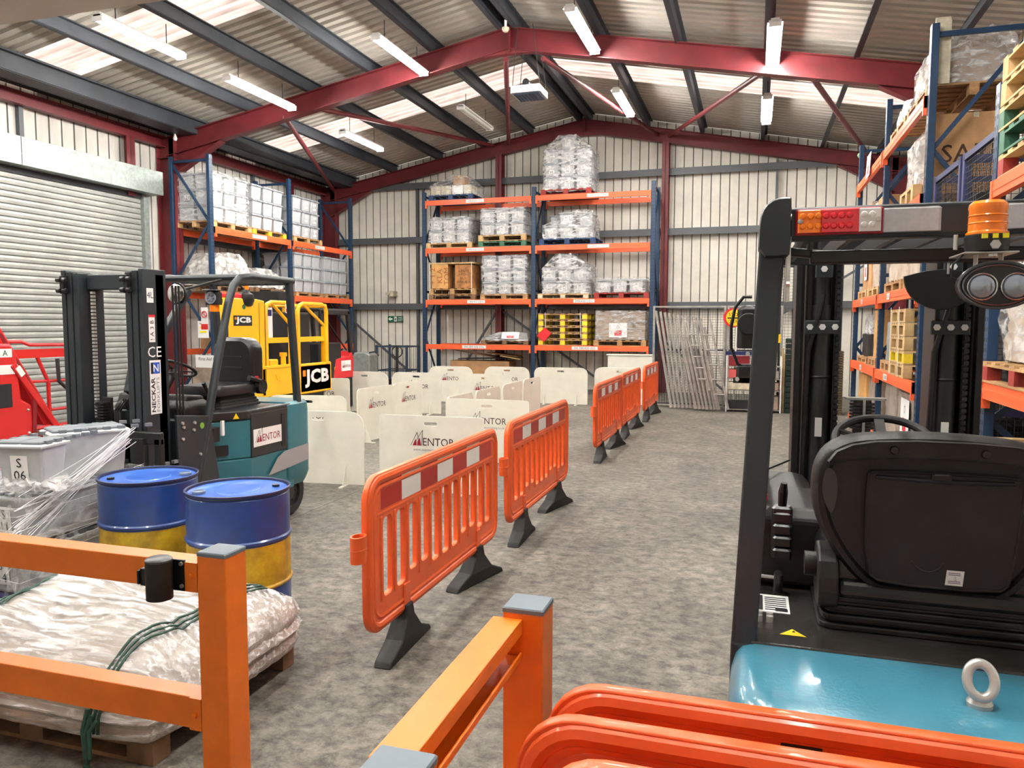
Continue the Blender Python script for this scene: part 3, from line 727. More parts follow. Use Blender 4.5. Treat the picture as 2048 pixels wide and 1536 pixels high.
film('crumpled stretch film tented over the tall tote stack at the top of the end-wall rack', 'film', m_wrap2, -4.86, -3.64, 17.77, 18.72, 4.72, 5.71, top=(-4.46, -4.04, 17.82, 18.3, 6.02), bump=.04)
# ---- third level down
pallet('pallet', 'pale pallet under six wrapped totes, upper left of the end-wall rack', m_woodp, (-7.2, F-.04, 3.49), w=1.2, group='pallets on the end-wall rack')
tote_stack((-7.74, 17.8, 3.62), 0, 3, 2, 2, 'upper left pallet of end-wall rack', g1, ['N\n43', 'N\n17', 'N\n10', 'N\n18', 'N\n22', 'N\n16'], dx=.35)
film('tight milky film round the six totes at the upper left of the end-wall rack', 'film', m_wrap2, -7.78, -6.65, 17.77, 18.7, 3.6, 4.25)
pallet('pallet', 'lower green pallet of two, upper middle of the end-wall rack', m_palg, (-5.83, F-.04, 3.49), w=1.2, group='pallets on the end-wall rack')
pallet('pallet', 'plain wooden pallet stacked on the green pallet of the end-wall rack', m_woodp, (-5.83, F-.04, 3.622), w=1.2, h=.15, group='pallets on the end-wall rack')
tote_stack((-6.4, 17.8, 3.775), 0, 3, 2, 2, 'doubled pallet of end-wall rack', g1, ['N\n47', 'K\n11', 'N\n08', 'J\n20', 'K\n11', 'J\n18'])
film('creased film round the totes on the doubled pallet of the end-wall rack', 'film', m_wrap, -6.42, -5.22, 17.77, 18.7, 3.76, 4.42)
pallet('pallet', 'blue pallet with loosely wrapped totes, upper right of the end-wall rack', m_palb, (-4.23, F-.04, 3.49), w=1.35, h=.15, group='pallets on the end-wall rack')
tote_stack((-4.83, 17.8, 3.642), 0, 3, 1, 2, 'big blue pallet of end-wall rack', g1, ['L\n14', 'M\n19', 'L\n12'])
put_tote((-4.27, 17.84, 3.95), 0, 'single white tote standing on the row of three on the big blue pallet', g1, 'M\n14')
put_tote((-4.62, 18.28, 3.95), 0, 'white tote at the rear, second layer on the big blue pallet', g1)
put_tote((-3.86, 18.1, 3.95), 0, 'white tote under bunched film at the right of the second layer on the blue pallet', g1)
film('bunched clear film over the uneven totes on the blue pallet', 'film', m_wrap2, -4.86, -3.6, 17.77, 18.72, 3.63, 3.97, top=(-4.1, -3.65, 17.9, 18.5, 4.3), bump=.06)
# ---- second level
pallet('pallet', 'lower wooden pallet under the stamped tea chests on the end-wall rack', m_woodd, (-7.12, F-.04, 2.23), w=1.22, h=.12, group='pallets on the end-wall rack')
pallet('pallet', 'upper wooden pallet under the stamped tea chests on the end-wall rack', m_wood, (-7.12, F-.04, 2.352), w=1.22, h=.15, group='pallets on the end-wall rack')
m_ply = mat('plywood_chest', (196, 148, 88), .7, var=.15, scale=4)
m_ply2 = mat('plywood_chest_stained', (172, 118, 66), .7, var=.25, scale=6)
t = carton('pale plywood chest with red stencilled marks, left on the end-wall rack', m_ply, -7.68, -7.24, F, F+.6, 2.505, 3.1, tape=False, name='wooden_chest')
g = MB().use(mat('faded_stencil', (150, 84, 40), .8)); put_text(g, '+ 1 2\nKLA\nTOM', (-7.46, F-.003, 2.8), (0, 0, 1), (-1, 0, 0), w=.42); part('stencil', g, None, t)
carton('brown plywood chest stencilled in black capitals on the end-wall rack', m_ply2, -7.05, -6.6, F, F+.6, 2.505, 3.08, text='4-PAYE\nTO\nBUY\n0000 /6.A', tape=False, name='wooden_chest')
carton('dark rear chest between the two stencilled chests', m_woodd, -7.23, -7.06, F+.3, F+.7, 2.505, 3.05, tape=False, name='wooden_chest')
carton('flat board lying over both stencilled chests on the end-wall rack', m_woodp, -7.72, -6.54, F-.01, F+.75, 3.102, 3.14, tape=False, name='lid_board')
g = MB(); [g.box(x-.006, x+.006, F-.05, F-.044, 2.4, 3.15) for x in (-7.7, -6.6)]; lone('strapping', g, m_white, 'white plastic straps round the stencilled chests', 'strap')
pallet('pallet', 'low wooden pallet under nine totes, centre of the end-wall rack', m_wood, (-5.78, F-.04, 2.23), w=1.2, h=.125, group='pallets on the end-wall rack')
tote_stack((-6.35, 17.8, 2.357), 0, 3, 3, 2, 'centre pallet of end-wall rack', g1, ['BLB', 'BZP', 'BZT', 'BYS', 'BZH', 'BYZ', 'B52', 'BKS', 'BY4'])
film('tight clear film round the nine totes at the centre of the end-wall rack', 'film', m_wrap, -6.4, -5.18, 17.77, 18.7, 2.34, 3.29)
pallet('pallet', 'yellow-blocked wooden pallet under the tented totes, second level right of the end-wall rack', m_woodp, (-4.32, F-.04, 2.23), w=1.22, h=.125, mb=m_cream, group='pallets on the end-wall rack')
tote_stack((-4.86, 17.8, 2.357), 0, 3, 2, 2, 'cream-blocked pallet of end-wall rack', g1, ['M\n47', 'M\n46', 'M\n08', 'M\n14', 'M\n22', 'M\n41'])
put_tote((-4.3, 17.84, 2.357+.614), 0, 'single white tote under the peak of the tented film, second level of the end-wall rack', g1, 'M\n33')
film('shiny film tented up to a peak over totes, second level of the end-wall rack', 'film', m_wrap2, -4.88, -3.66, 17.77, 18.72, 2.33, 2.97, top=(-4.52, -4.08, 17.82, 18.3, 3.29), bump=.05)
pallet('pallet', 'red pallet under a single row of totes, right of the end-wall rack', m_palr, (-2.94, F-.04, 2.23), w=1.27, h=.14, mb=m_palr, group='pallets on the end-wall rack')
tote_stack((-3.54, 17.8, 2.372), 0, 3, 1, 2, 'low red pallet of end-wall rack', g1, ['M\n24', 'M\n20', 'M\n44'])
film('slack film over the single row of totes on the red pallet', 'film', m_wrap, -3.58, -2.36, 17.77, 18.72, 2.36, 2.72)
# ---- first level
pallet('pallet', 'dark pallet under the flat silver wrapped load, lower left of the end-wall rack', m_woodd, (-5.76, F-.04, 1.13), w=1.2, h=.1, group='pallets on the end-wall rack')
t = thing('wrapped_sheet_load', 'low silver grey wrapped load with a red and white notice on the end-wall rack', 'wrapped load', (-5.76, 18.2, 1.232), world=True)
part('wrapped_load', wrapbox(-6.36, -5.14, 17.78, 18.68, 1.232, 1.3, top=(-6.0, -5.25, 17.95, 18.5, 1.43), bump=.03), mat('silver_film', (170, 170, 168), .3, var=.3, scale=6, metal=.2), t, smooth=True)
notice(t, (-5.62, 17.79, 1.36), (1, 0, 0), (0, .5, 1), .44, .18)
for i in range(5):
    pallet('pallet', 'yellow-ended pallet strapped in a stack on the end-wall rack, %s from the bottom' % ORD[i], m_wood, (-4.32, F-.04, 1.13+i*.152), w=1.18, h=.15, mb=m_pyel, group='yellow-ended pallets strapped in a stack')
g = MB(); [g.bar((x, F-.055, 1.3), (x-.02, F-.055, 1.91), .012, .004, up=(0, 1, 0)) for x in (-4.72, -3.87)]; lone('strapping', g, m_white, 'two white straps round the stack of yellow-ended pallets', 'strap')
g = MB(); g.prism([(-4.94, 1.36), (-4.76, 1.21), (-4.58, 1.42), (-4.74, 1.56)], 'y', F-.075, F-.065); lone('hazard_placard', g, m_sred, 'red diamond placard hung on the yellow-ended pallets', 'sign')
pallet('pallet', 'wooden pallet under the big brown wrapped crate, lower right of the end-wall rack', m_wood, (-2.96, F-.04, 1.13), w=1.22, h=.14, group='pallets on the end-wall rack')
t = carton('brown wrapped crate with stamped sides and a red and white notice on the end-wall rack', m_cardg, -3.53, -2.38, F-.02, F+.8, 1.272, 1.92, tape=False, name='wooden_chest')
notice(t, (-3.0, F-.035, 1.5), (1, 0, 0), (0, 0, 1), .42, .33)
g = MB().use(mat('stamp_ink', (92, 66, 46), .8)); put_text(g, 'COMMUNITY\nOF\nLISTA', (-2.62, F-.03, 1.6), (1, 0, 0), (0, 0, 1), w=.4); part('stamp', g, None, t)
film('', 'film', m_wrap, -3.57, -2.34, 17.74, 18.66, 1.28, 1.95, parent=t)
# ---- below the end rack
carton('long brown carton on the floor under the end-wall rack', m_card, -7.25, -5.7, 17.95, 18.5, 0, .72, tape=False)
for i, (p, q, ww, mm) in enumerate((((-7.3, 18.1, 1.03), (-6.1, 18.1, .82), .5, m_woodd), ((-7.1, 18.3, .76), (-5.5, 18.3, .8), .4, m_black), ((-6.3, 18.2, .93), (-5.5, 18.2, .84), .4, m_card), ((-5.9, 18.0, .86), (-5.4, 18.0, .78), .3, m_woodp))):
    g = MB(); g.bar(p, q, ww, .02, up=(0, 0, 1)); lone('loose_board', g, mm, ['dark slanting board lying on the long carton', 'black flat panel on top of the long carton', 'brown cardboard sheet across the long carton', 'pale timber length at the right end of the long carton'][i], 'board')
# ================================================================ left rack loads
g2 = 'white totes on the left rack'
def lt(Y0): return (-10.04, Y0)
for Y0, lab in ((13.25, 'wooden pallet under totes at the near end of the left rack top'), (14.5, 'yellow-cornered pallet under totes in the middle of the left rack top'), (16.0, 'wooden pallet under totes at the far end of the left rack top')):
    pallet('pallet', lab, m_wood, (-10.02, Y0, 3.5), w=1.2, d=.9, h=.13, rz=PI/2, mb=m_woodp if Y0 != 14.5 else m_pyel, group='pallets on the left rack')
c3 = ['L21', 'L17', 'L14', 'L25', 'L32', 'L08', 'L11', 'L29', 'L30']
for Y0, w_ in ((12.68, 'near end of left rack top'), (13.93, 'middle of left rack top'), (15.42, 'far end of left rack top')):
    tote_stack((-10.04, Y0, 3.632), PI/2, 3, 3, 2, w_, g2, c3)
# end labels facing the camera
g = MB().use(m_white); put_poly(g, [(-.07, -.05), (.07, -.05), (.07, .05), (-.07, .05)], (-10.64, 12.665, 4.08), (1, 0, 0), (0, 0, 1)); g.use(m_ink); put_text(g, 'L21', (-10.64, 12.66, 4.08), (1, 0, 0), (0, 0, 1), w=.11); lone('box_label', g, None, 'white L21 label on the near end of the left rack totes', 'label')
film('thin film round the near tote stack on the left rack top', 'film', m_wrap, -10.96, -10.01, 12.66, 13.84, 3.6, 4.58)
for i, (y0, y1, z1, tp) in enumerate(((12.72, 13.85, 2.75, (-10.7, -10.1, 12.9, 13.6, 3.02)), (13.95, 15.1, 2.58, (-10.8, -10.2, 14.2, 14.8, 2.8)))):
    pallet('pallet', ['wooden pallet under white film bundle, near end of the left rack second shelf', 'wooden pallet under grey film bundle, left rack second shelf'][i], m_woodd, (-10.02, (y0+y1)/2, 2.26), w=1.15, d=.9, h=.13, rz=PI/2, group='pallets on the left rack')
    lone('film_wrapped_sacks', wrapbox(-10.9, -10.04, y0, y1, 2.4, z1, top=tp, bump=.09), m_bag, ['crumpled white film-wrapped sacks on the second shelf of the left rack', 'lower white film-wrapped sacks behind the truck roof on the left rack'][i], 'sacks', smooth=True)
for j, Y0 in enumerate((15.45, 16.72)):
    pallet('pallet', ['wooden pallet on the second shelf of the left rack, middle', 'wooden pallet on the second shelf of the left rack, far end'][j], m_wood, (-10.02, Y0+.57, 2.26), w=1.15, d=.9, h=.1, rz=PI/2, group='pallets on the left rack')
    tote_stack((-10.04, Y0, 2.362), PI/2, 3, 3, 2, ['left rack second shelf, middle stack', 'left rack second shelf, far stack'][j], g2, [None], dz=.27 and .3)
carton('brown carton on the low shelf of the left rack by the red column', m_card, -10.6, -10.1, 12.9, 13.5, 1.125, 1.5)
t = thing('notice_sheet', 'white notice with yellow lines hung on the left rack frame', 'sign', (-10.0, 12.66, 1.3), world=True)
g = MB().use(m_white); g.box(-10.35, -10.1, 12.53, 12.535, 1.35, 1.68); g.use(m_yst); g.box(-10.3, -10.15, 12.525, 12.53, 1.45, 1.49); g.box(-10.3, -10.15, 12.525, 12.53, 1.54, 1.57); g.use(m_inkg); g.box(-10.3, -10.15, 12.525, 12.53, 1.62, 1.64); part('sheet', g, None, t)
t = thing('info_board', 'white first aid notice board below the notice on the left rack', 'sign', (-9.9, 12.45, .85), world=True)
g = MB(); g.box(-10.35, -9.6, 12.44, 12.46, .78, 1.02); part('board', g, m_white, t)
g = MB().use(m_ink); put_text(g, 'First Aid Cabinet', (-9.97, 12.435, .95), (1, 0, 0), (0, 0, 1), w=.6); part('lettering', g, None, t)
g = MB(); g.box(-10.4, -9.55, 12.42, 12.5, .0, .78); part('cabinet', g, m_cardg, t)
# ================================================================ right rack loads
R0 = 1.62
def rw(lab, y0, y1, z0, z1, m=None, top=None, bump=.05, pal=m_wood, ph=.13, inner=None, x1=2.45, plab=None, sign=None, g='wrapped loads on the right rack'):
    pallet('pallet', plab or 'pallet under '+' '.join(lab.split()[:11]), pal, (R0, (y0+y1)/2, z0), w=y1-y0, d=.85, h=ph, rz=-PI/2, group='pallets on the right rack')
    t = thing('wrapped_load', lab, 'wrapped load', (R0+.4, (y0+y1)/2, z0+ph+.004), world=True, group=g)
    if inner:
        gb = MB(); gb.box(R0+.07, x1-.06, y0+.04, y1-.04, z0+ph+.004, z1-.02); part('cartons', gb, inner, t, bevel=.006)
    part('wrapping', wrapbox(R0+.05, x1-.02, y0+.02, y1-.02, z0+ph+.006, z1, bump=bump, top=top), m or m_wrap2, t, smooth=True)
    if sign:
        notice(t, (R0+.03, sign[0], sign[1]), (0, -1, 0), (0, 0, 1), sign[2], sign[3])
    return t
m_beige = mat('beige_film', (196, 184, 168), .4, rgb2=(160, 144, 126), scale=7, bump=.9, bscale=10)
m_greyf = mat('grey_film', (166, 156, 144), .35, rgb2=(128, 116, 104), scale=5, bump=.8, bscale=8)
m_silver = mat('silver_wrap', (150, 154, 152), .4, rgb2=(118, 124, 124), scale=9, bump=.6, bscale=14)
rw('white and grey film bundle atop the right rack beside a leaning cream panel', 8.95, 10.05, 3.95, 4.45, m_wrap2, inner=m_cardg, bump=.07, top=(1.8, 2.4, 9.0, 9.9, 4.62))
g = MB(); g.prism([(8.86, 4.06), (8.9, 4.06), (8.9, 4.72), (8.86, 4.66)], 'x', 1.66, 1.8); lone('leaning_panel', g, m_cream, 'tall cream panel standing at the near end of the top of the right rack', 'panel')
rw('small white bundle on its own pallet, top of the right rack behind the first', 10.15, 11.2, 3.95, 4.3, m_bag, bump=.08)
rw('tall white film load standing on the upper shelf of the right rack', 9.5, 10.3, 2.98, 3.66, m_bag, top=(1.75, 2.3, 9.55, 10.0, 3.77), bump=.05, pal=m_woodp, ph=.2)
for i, (a, b) in enumerate(((8.95, 9.4),)):
    carton('big brown carton on the upper shelf of the right rack beside the near frame', m_card, 1.7, 2.45, a, b, 2.985, 3.78, text='SARH', face='-y')
for i, (a, b, z) in enumerate(((11.75, 12.2, 3.42), (12.3, 12.75, 3.4), (12.85, 13.3, 3.5), (13.35, 13.8, 3.36))):
    carton('small carton on the upper far shelf of the right rack, %s from the near end' % ORD[i], [m_card, m_cream, m_cardg, m_cream][i], 1.65, 2.3, a, b, 2.985, z, 'cartons on the upper far shelf')
rw('white-topped load at the near end of the third shelf of the right rack', 8.98, 9.85, 2.05, 2.6, m_beige, bump=.07)
rw('beige crumpled film load, third shelf of the right rack, left of the near one', 10.0, 11.2, 2.05, 2.66, m_beige, bump=.08)
rw('beige film load with ragged foot, far bay third shelf of the right rack', 11.75, 12.8, 2.05, 2.7, m_beige, bump=.06, pal=m_woodp)
rw('tall orange brown carton load with a hanging notice, farthest on the third shelf', 12.95, 13.9, 2.05, 2.72, m_card, bump=.01, pal=m_woodp, sign=(13.3, 2.55, .3, .42))
for k in range(5):
    pallet('small_pallet', 'pale small pallet strapped in a tower on the right rack, %s from the bottom' % ORD[k], m_woodp, (R0-.04, 9.85, 1.05+k*.155), w=.95, d=.8, h=.153, rz=-PI/2, mb=m_pyel if k == 1 else m_woodp, group='pale pallets in a strapped tower')
g = MB(); [g.bar((R0-.055, y, 1.06), (R0-.055, y+.03, 1.85), .004, .014, up=(0, 1, 0)) for y in (9.65, 10.2)]; lone('strapping', g, m_white, 'two white straps round the pale pallet tower', 'strap')
rw('silver grey wrapped block on the second shelf of the right rack', 10.55, 11.3, 1.05, 1.68, m_silver, bump=.03)
rw('upright orange plywood sheets wrapped on the second shelf far bay', 11.75, 12.45, 1.05, 1.85, m_ply, bump=.01)
rw('black and white wrapped goods, farthest on the second shelf of the right rack', 12.65, 13.7, 1.05, 1.5, m_black, bump=.03, ph=.1)
lone('white_sheet_bundle', wrapbox(1.7, 2.3, 12.8, 13.6, 1.5, 1.8, bump=.05), m_bag, 'white crumpled sheet on top of the black goods on the right rack', 'bundle', smooth=True)
rw('tall grey wrapped cartons with a red notice on the floor under the right rack', 9.2, 10.3, 0, .87, m_greyf, bump=.03, sign=(9.6, .6, .5, .42))
rw('second grey wrapped carton load on the floor under the right rack', 10.35, 11.2, 0, .88, m_greyf, bump=.03)
rw('brown cartons with a dark red side standing under the far bay of the right rack', 11.75, 12.8, .16, .86, m_cardg, bump=.02, pal=m_wood)
rw('yellowish strapped crate farthest under the right rack', 13.0, 13.95, .16, .86, m_ply, bump=.01, pal=m_wood)
t = thing('hanging_notice', 'white notice with red print hanging from the top beam of the right rack', 'sign', (1.56, 12.7, 3.8), world=True)
notice(t, (1.555, 12.7, 4.0), (0, -1, 0), (.05, 0, 1), .42, .34)
# blue mesh stillages between the two right racks
def stillage(label, loc, first=None):
    if first: return dup(first, loc, 0, label, 'blue mesh stillages stacked beside the near rack')
    t = thing('mesh_stillage', label, 'cage', loc, 0, 'blue mesh stillages stacked beside the near rack')
    W, D, Hh = .98, 1.02, 1.03
    for x in (.03, W-.03):
        for y in (.03, D-.03):
            g = MB(); g.box(x-.03, x+.03, y-.03, y+.03, 0, Hh); part('corner_post', g, m_cageblue, t, bevel=.004)
    g = MB()
    for z in (.12, Hh-.04):
        g.box(.03, W-.03, 0, .03, z-.025, z+.025); g.box(.03, W-.03, D-.03, D, z-.025, z+.025); g.box(0, .03, .03, D-.03, z-.025, z+.025); g.box(W-.03, W, .03, D-.03, z-.025, z+.025)
    g.box(.02, W-.02, .02, D-.02, .095, .115); part('frame', g, m_cageblue, t)
    g = MB(); n = 19
    for i in range(1, n):
        f = i/n
        for y in (.015, D-.015): g.box(W*f-.002, W*f+.002, y-.002, y+.002, .12, Hh-.04)
        for x in (.015, W-.015): g.box(x-.002, x+.002, D*f-.002, D*f+.002, .12, Hh-.04)
        z = .12+(Hh-.16)*f
        for y in (.015, D-.015): g.box(.03, W-.03, y-.002, y+.002, z-.002, z+.002)
        for x in (.015, W-.015): g.box(x-.002, x+.002, .03, D-.03, z-.002, z+.002)
    part('wire_mesh', g, m_fent, t); return t
s0 = None
for c, y in enumerate((7.62, 6.52)):
    for k in range(3):
        lab = 'blue mesh stillage, %s of its stack of three, %s stack' % (['bottom', 'middle', 'top'][k], ['farther', 'nearer'][c])
        o = stillage(lab, (1.66, y, k*1.035), s0); s0 = s0 or o
        lone('dark_bundle', wrapbox(1.83, 2.45, y+.2, y+.82, k*1.035+.13, k*1.035+.75-.1*c, bump=.06), [m_dark, m_greyf, m_black][k-c], 'dark bundle lying inside the %s %s stillage' % (['bottom', 'middle', 'top'][k], ['farther', 'nearer'][c]), 'bundle', smooth=True)
# near rack loads
for k in range(5):
    pallet('small_pallet', 'worn pallet in the leaning stack on the near rack, %s from the bottom' % ORD[k], [m_palr, m_palg, m_woodp, m_woodp, m_woodp][k] if k else m_woodp, (R0-.02, 5.6+random.uniform(-.02, .02), 2.66+k*.165), w=1.35, d=.9, h=.162, rz=-PI/2, mb=[m_palr, m_palg, m_palg, m_woodp, m_woodp][k], group='worn pallets stacked on the near rack')
pallet('pallet', 'red and wood pallet under the glossy bundle on the near rack', m_wood, (R0-.05, 5.62, 1.24), w=1.3, d=.9, h=.15, rz=-PI/2, mb=m_palr)
t = thing('wrapped_load', 'large glossy beige film bundle on the red pallet of the near rack', 'wrapped load', (2.0, 5.7, 1.4), world=True)
part('bundle', wrapbox(1.67, 2.42, 5.15, 6.2, 1.4, 2.05, bump=.1), m_beige, t, smooth=True)
film('', 'film', m_wrap2, 1.64, 2.48, 5.1, 6.24, 1.402, 2.1, bump=.1, parent=t)
for k in range(5):
    pallet('pallet', 'pale pallet in the floor stack below the near rack, %s from the bottom' % ORD[k], m_woodp, (1.47, 5.27, k*.18), w=1.2, d=1.0, h=.178, rz=-PI/2, group='pale pallets stacked on the floor below the near rack')
# ================================================================ white boards on feet
def board(label, x0, y0, ang, w=.98, h=.755, mark=True, feet=True, group='white cardboard-thin boards on feet', url=False, r=.1, slotm=None):
    """local: x along board from its left end, face towards -y"""
    t = thing('partition_board', label, 'partition board', (x0, y0, 0), math.radians(ang), 'white partition boards')
    out = rrect(0, w, .012, h, 0, 5, rs=(.015, r, r, .015)); hole = [(x, y) for x, y in rrect(w/2-.07, w/2+.07, h-.095, h-.06, .017, 4)]
    me = curve_mesh([out, hole[::-1]], .006, .001); me.transform(Matrix.Rotation(PI/2, 4, 'X'))
    me.materials.clear(); me.materials.append(m_board); part('panel', me, None, t)
    if mark:
        g = MB(); logo(g, (w*.52, -.0085, h*.67), (1, 0, 0), (0, 0, 1), .46)
        if url: g.use(m_inkg); put_text(g, 'www.mentortraining.co.uk', (w*.52, -.0085, h*.67-.085), (1, 0, 0), (0, 0, 1), w=.40)
        part('logo', g, None, t)
    if feet:
        for fx in (w*.2, w*.8):
            g = MB(); g.box(fx-.02, fx+.02, -.16, .16, 0, .012); g.prism([(-.1, .012), (-.009, .012), (-.009, .22)], 'x', fx-.003, fx+.003); g.prism([(.1, .012), (.009, .012), (.009, .22)], 'x', fx-.003, fx+.003)
            part('foot', g, m_board, t)
    return t
board('blank white board with hand slot, behind the left truck rear wheel', -4.7, 6.8, 6, w=.98, mark=False, r=.14)
board('nearest white lettered board with web address, behind the first orange barrier', -3.5, 6.8, 2, w=1.08, url=True, r=.03)
board('white lettered board with web address, left of the second orange barrier', -3.5, 8.52, 0, w=1.04, url=True, r=.04)
board('white lettered board with a black slot, left of the forklift counterweight', -5.75, 8.2, 12, w=1.0, r=.1)
board('white logo board nearest in the left side row, seen at a slant', -5.12, 9.3, 84, w=.92, r=.07)
board('white logo board second in the left side row, seen at a slant', -5.06, 10.25, 86, w=.92, r=.09)
board('white board partly behind the yellow machine basket, lettering half hidden', -7.2, 10.9, 12, w=.98, r=.05)
board('blank white rounded board under the red forklift tail', -7.35, 12.75, 0, w=.98, mark=False, r=.16)
board('white logo board in the third row, left one', -6.35, 12.85, 0, w=.98, r=.14)
board('white logo board in the third row, right one', -5.02, 12.85, 0, w=.98, r=.06)
board('white rounded logo board farthest back, left of the carton', -6.5, 14.9, 0, w=.98, r=.16)
board('white rounded logo board farthest back, in front of the rack post', -5.35, 15.15, 0, w=.98, r=.16)
board('large blank white board farthest back, under the yellow-ended pallets', -4.3, 15.25, 0, w=1.12, mark=False, r=.13)
for i, (x, y, a, w_, mk) in enumerate(((-3.5, 9.45, -91, .88, False), (-3.47, 10.5, -91, .98, False), (-3.47, 11.6, -90, .98, True), (-3.45, 12.6, -92, .9, False))):
    board(['grey-shaded board nearest in the right side row', 'grey-shaded board second in the right side row', 'grey-shaded logo board third in the right side row', 'grey-shaded board farthest in the right side row'][i], x, y, a, w=w_, mark=mk, r=.09)
for i in range(5):
    board('blank white board in the standing stack by the far barriers, %s from the front' % ORD[i], -3.1+.02*(i % 2), 15.55+i*.03, 0, w=1.05, mark=False, feet=(i == 0), r=.14)
g = MB(); g.box(-3.15, -2.1, 17.3, 17.6, 0, .93); g.box(-3.18, -2.07, 17.28, 17.62, .93, .96); lone('white_crate', g, m_board, 'white flat-topped crate standing behind the stack of blank boards', 'crate', bevel=.01)
g = MB(); [g.box(-3.1+i*.09, -2.1, 15.75+i*.02, 16.3, i*.03, i*.03+.028) for i in range(3)]; lone('loose_sheets', g, m_greyst, 'grey sheets lying on the floor behind the board stack', 'sheets')
# ================================================================ orange chapter-eight barriers
def barrier(label, loc, rz, feet=(.40, 1.46), fang=(0, 0), group='orange plastic pedestrian barriers', first=None, far=False, L=1.85):
    if first:
        o = dup(first, loc, rz, label, group); return o
    t = thing('pedestrian_barrier', label, 'barrier', loc, rz, group)
    z0, z1 = .2, .945
    out = rrect(0, L, z0, z1, .11, 6); holes = [rrect(.16, .16+.0, 0, 0, 0)] ; holes = []
    n = 11; s0, s1 = .13, L-.13; pw = (s1-s0)/n
    for i in range(n):
        a = s0+i*pw+.022; b = a+pw-.044; lo = .355 if not (n//2-4 <= i-4 <= -4) else .355
        holes.append(rrect(a, b, .345+(.04 if i in (2, 3, 7, 8) else 0), .735, .03, 3)[::-1])
    me = curve_mesh([out]+holes, .011, .004); me.transform(Matrix.Rotation(PI/2, 4, 'X')); me.materials.clear(); me.materials.append(m_plor); part('panel', me, None, t, smooth=False)
    g = MB(); ring = [(x, 0, z) for x, z in rrect(.022, L-.022, z0+.022, z1-.022, .1, 7)]; g.tube(ring, .026, n=10, closed=True)
    ring = [(x, 0, z) for x, z in rrect(.062, L-.062, z0+.06, z1-.062, .08, 7)]; g.tube(ring, .02, n=8, closed=True); part('rim', g, m_plor, t, smooth=True)
    g = MB()
    for i in range(n+1):
        x = s0+i*pw; g.bar((x, 0, .34), (x, 0, .745), .022, .042, up=(0, 1, 0))
    g.bar((.09, 0, .757), (L-.09, 0, .757), .034, .02); g.bar((.09, 0, .33), (L-.09, 0, .33), .03, .016)
    for x in (feet[0], feet[1]): g.bar((x, 0, .215), (x, 0, .34), .07, .05, up=(0, 1, 0))
    part('slats', g, m_plor, t, bevel=.006, seg=2)
    seg = (L-.26)/7
    for s in (-1, 1):
        g = MB()
        for k in range(7):
            g.use(m_refr if k % 2 == 0 else m_refw); a, b = .13+k*seg, .13+(k+1)*seg
            if s < 0: g.quad((a, -.0155, .775), (b, -.0155, .775), (b, -.0155, .9), (a, -.0155, .9))
            else: g.quad((b, .0155, .775), (a, .0155, .775), (a, .0155, .9), (b, .0155, .9))
        part('reflective_strip', g, None, t)
    g = MB(); ring = [(.05*math.cos(a)-.06, .03*math.sin(a)) for a in [i*PI/8 for i in range(16)]]
    g.tube([(-.06+.042*math.cos(i*PI/8), .028*math.sin(i*PI/8), .64) for i in range(16)], .007, n=6, closed=True)
    vs = []
    for rr in (1., .78):
        for zz in (.58, .7): vs += [(-.06+.048*rr*math.cos(i*PI/8), .033*rr*math.sin(i*PI/8), zz) for i in range(16)]
    fs = [(i, (i+1) % 16, 16+(i+1) % 16, 16+i) for i in range(16)]+[(32+i, 48+i, 48+(i+1) % 16, 32+(i+1) % 16) for i in range(16)]+[(16+i, 16+(i+1) % 16, 48+(i+1) % 16, 48+i) for i in range(16)]
    g.add(vs, fs); g.box(-.03, .02, -.014, .014, .585, .695); part('link_socket', g, m_plor, t, smooth=True)
    g = MB(); g.rbox(L-.005, L+.02, -.012, .012, .52, .70, .003); part('link_hook', g, m_plor, t)
    if not far:
        for x, a in zip(feet, fang):
            f = thing_foot(a); f.parent = t; f.location = (x, 0, 0)
    return t
def thing_foot(a):
    g = MB(); prof = [(-.27, 0), (-.25, .03), (-.12, .085), (-.05, .17), (-.04, .235), (.04, .235), (.05, .17), (.12, .085), (.25, .03), (.27, 0)]
    n = len(prof); wv = [.045, .045, .05, .042, .036, .036, .042, .05, .045, .045]
    vs = [(x, -w_, z) for (x, z), w_ in zip(prof, wv)]+[(x, w_, z) for (x, z), w_ in zip(prof, wv)]
    g.add(vs, [tuple(range(n)), tuple(range(2*n-1, n-1, -1))]+[(i, n+i, n+(i+1) % n, (i+1) % n) for i in range(n)])
    me = g.mesh('rubber_foot'); me.materials.append(m_rubber); me.transform(Matrix.Rotation(a, 4, 'Z'))
    o = bpy.data.objects.new('rubber_foot', me); COL.objects.link(o); b = o.modifiers.new('bevel', 'BEVEL'); b.width = .008; b.segments = 2; b.limit_method = 'ANGLE'; return o
R = math.radians
b1 = barrier('nearest free-standing orange barrier with red and white strip, beside the drums', (-1.665, 3.08, 0), PI/2, fang=(R(2), R(-14)))
barrier('second free-standing orange barrier, just beyond the nearest one', (-1.665, 5.18, 0), PI/2, first=b1)
barrier('third orange barrier down the aisle, after the gap, white-striped', (-1.74, 8.75, 0), PI/2, first=b1)
barrier('fourth orange barrier down the aisle, lowest in the middle of the far trio', (-1.76, 10.72, 0), PI/2, first=b1)
barrier('farthest orange barrier of the aisle, in front of the mesh fence', (-1.72, 12.78, 0), PI/2, first=b1)
s1_ = barrier('orange barrier lying parallel, farthest of the three stacked at the bottom edge', (-.37, 1.43, 0), 0, first=b1)
s2_ = barrier('middle one of the three orange barriers stacked at the bottom edge', (-.39, 1.3, 0), .0, first=b1)
for q in list(s1_.children)+list(s2_.children):
    if q.name.startswith('reflective_strip'): bpy.data.objects.remove(q)
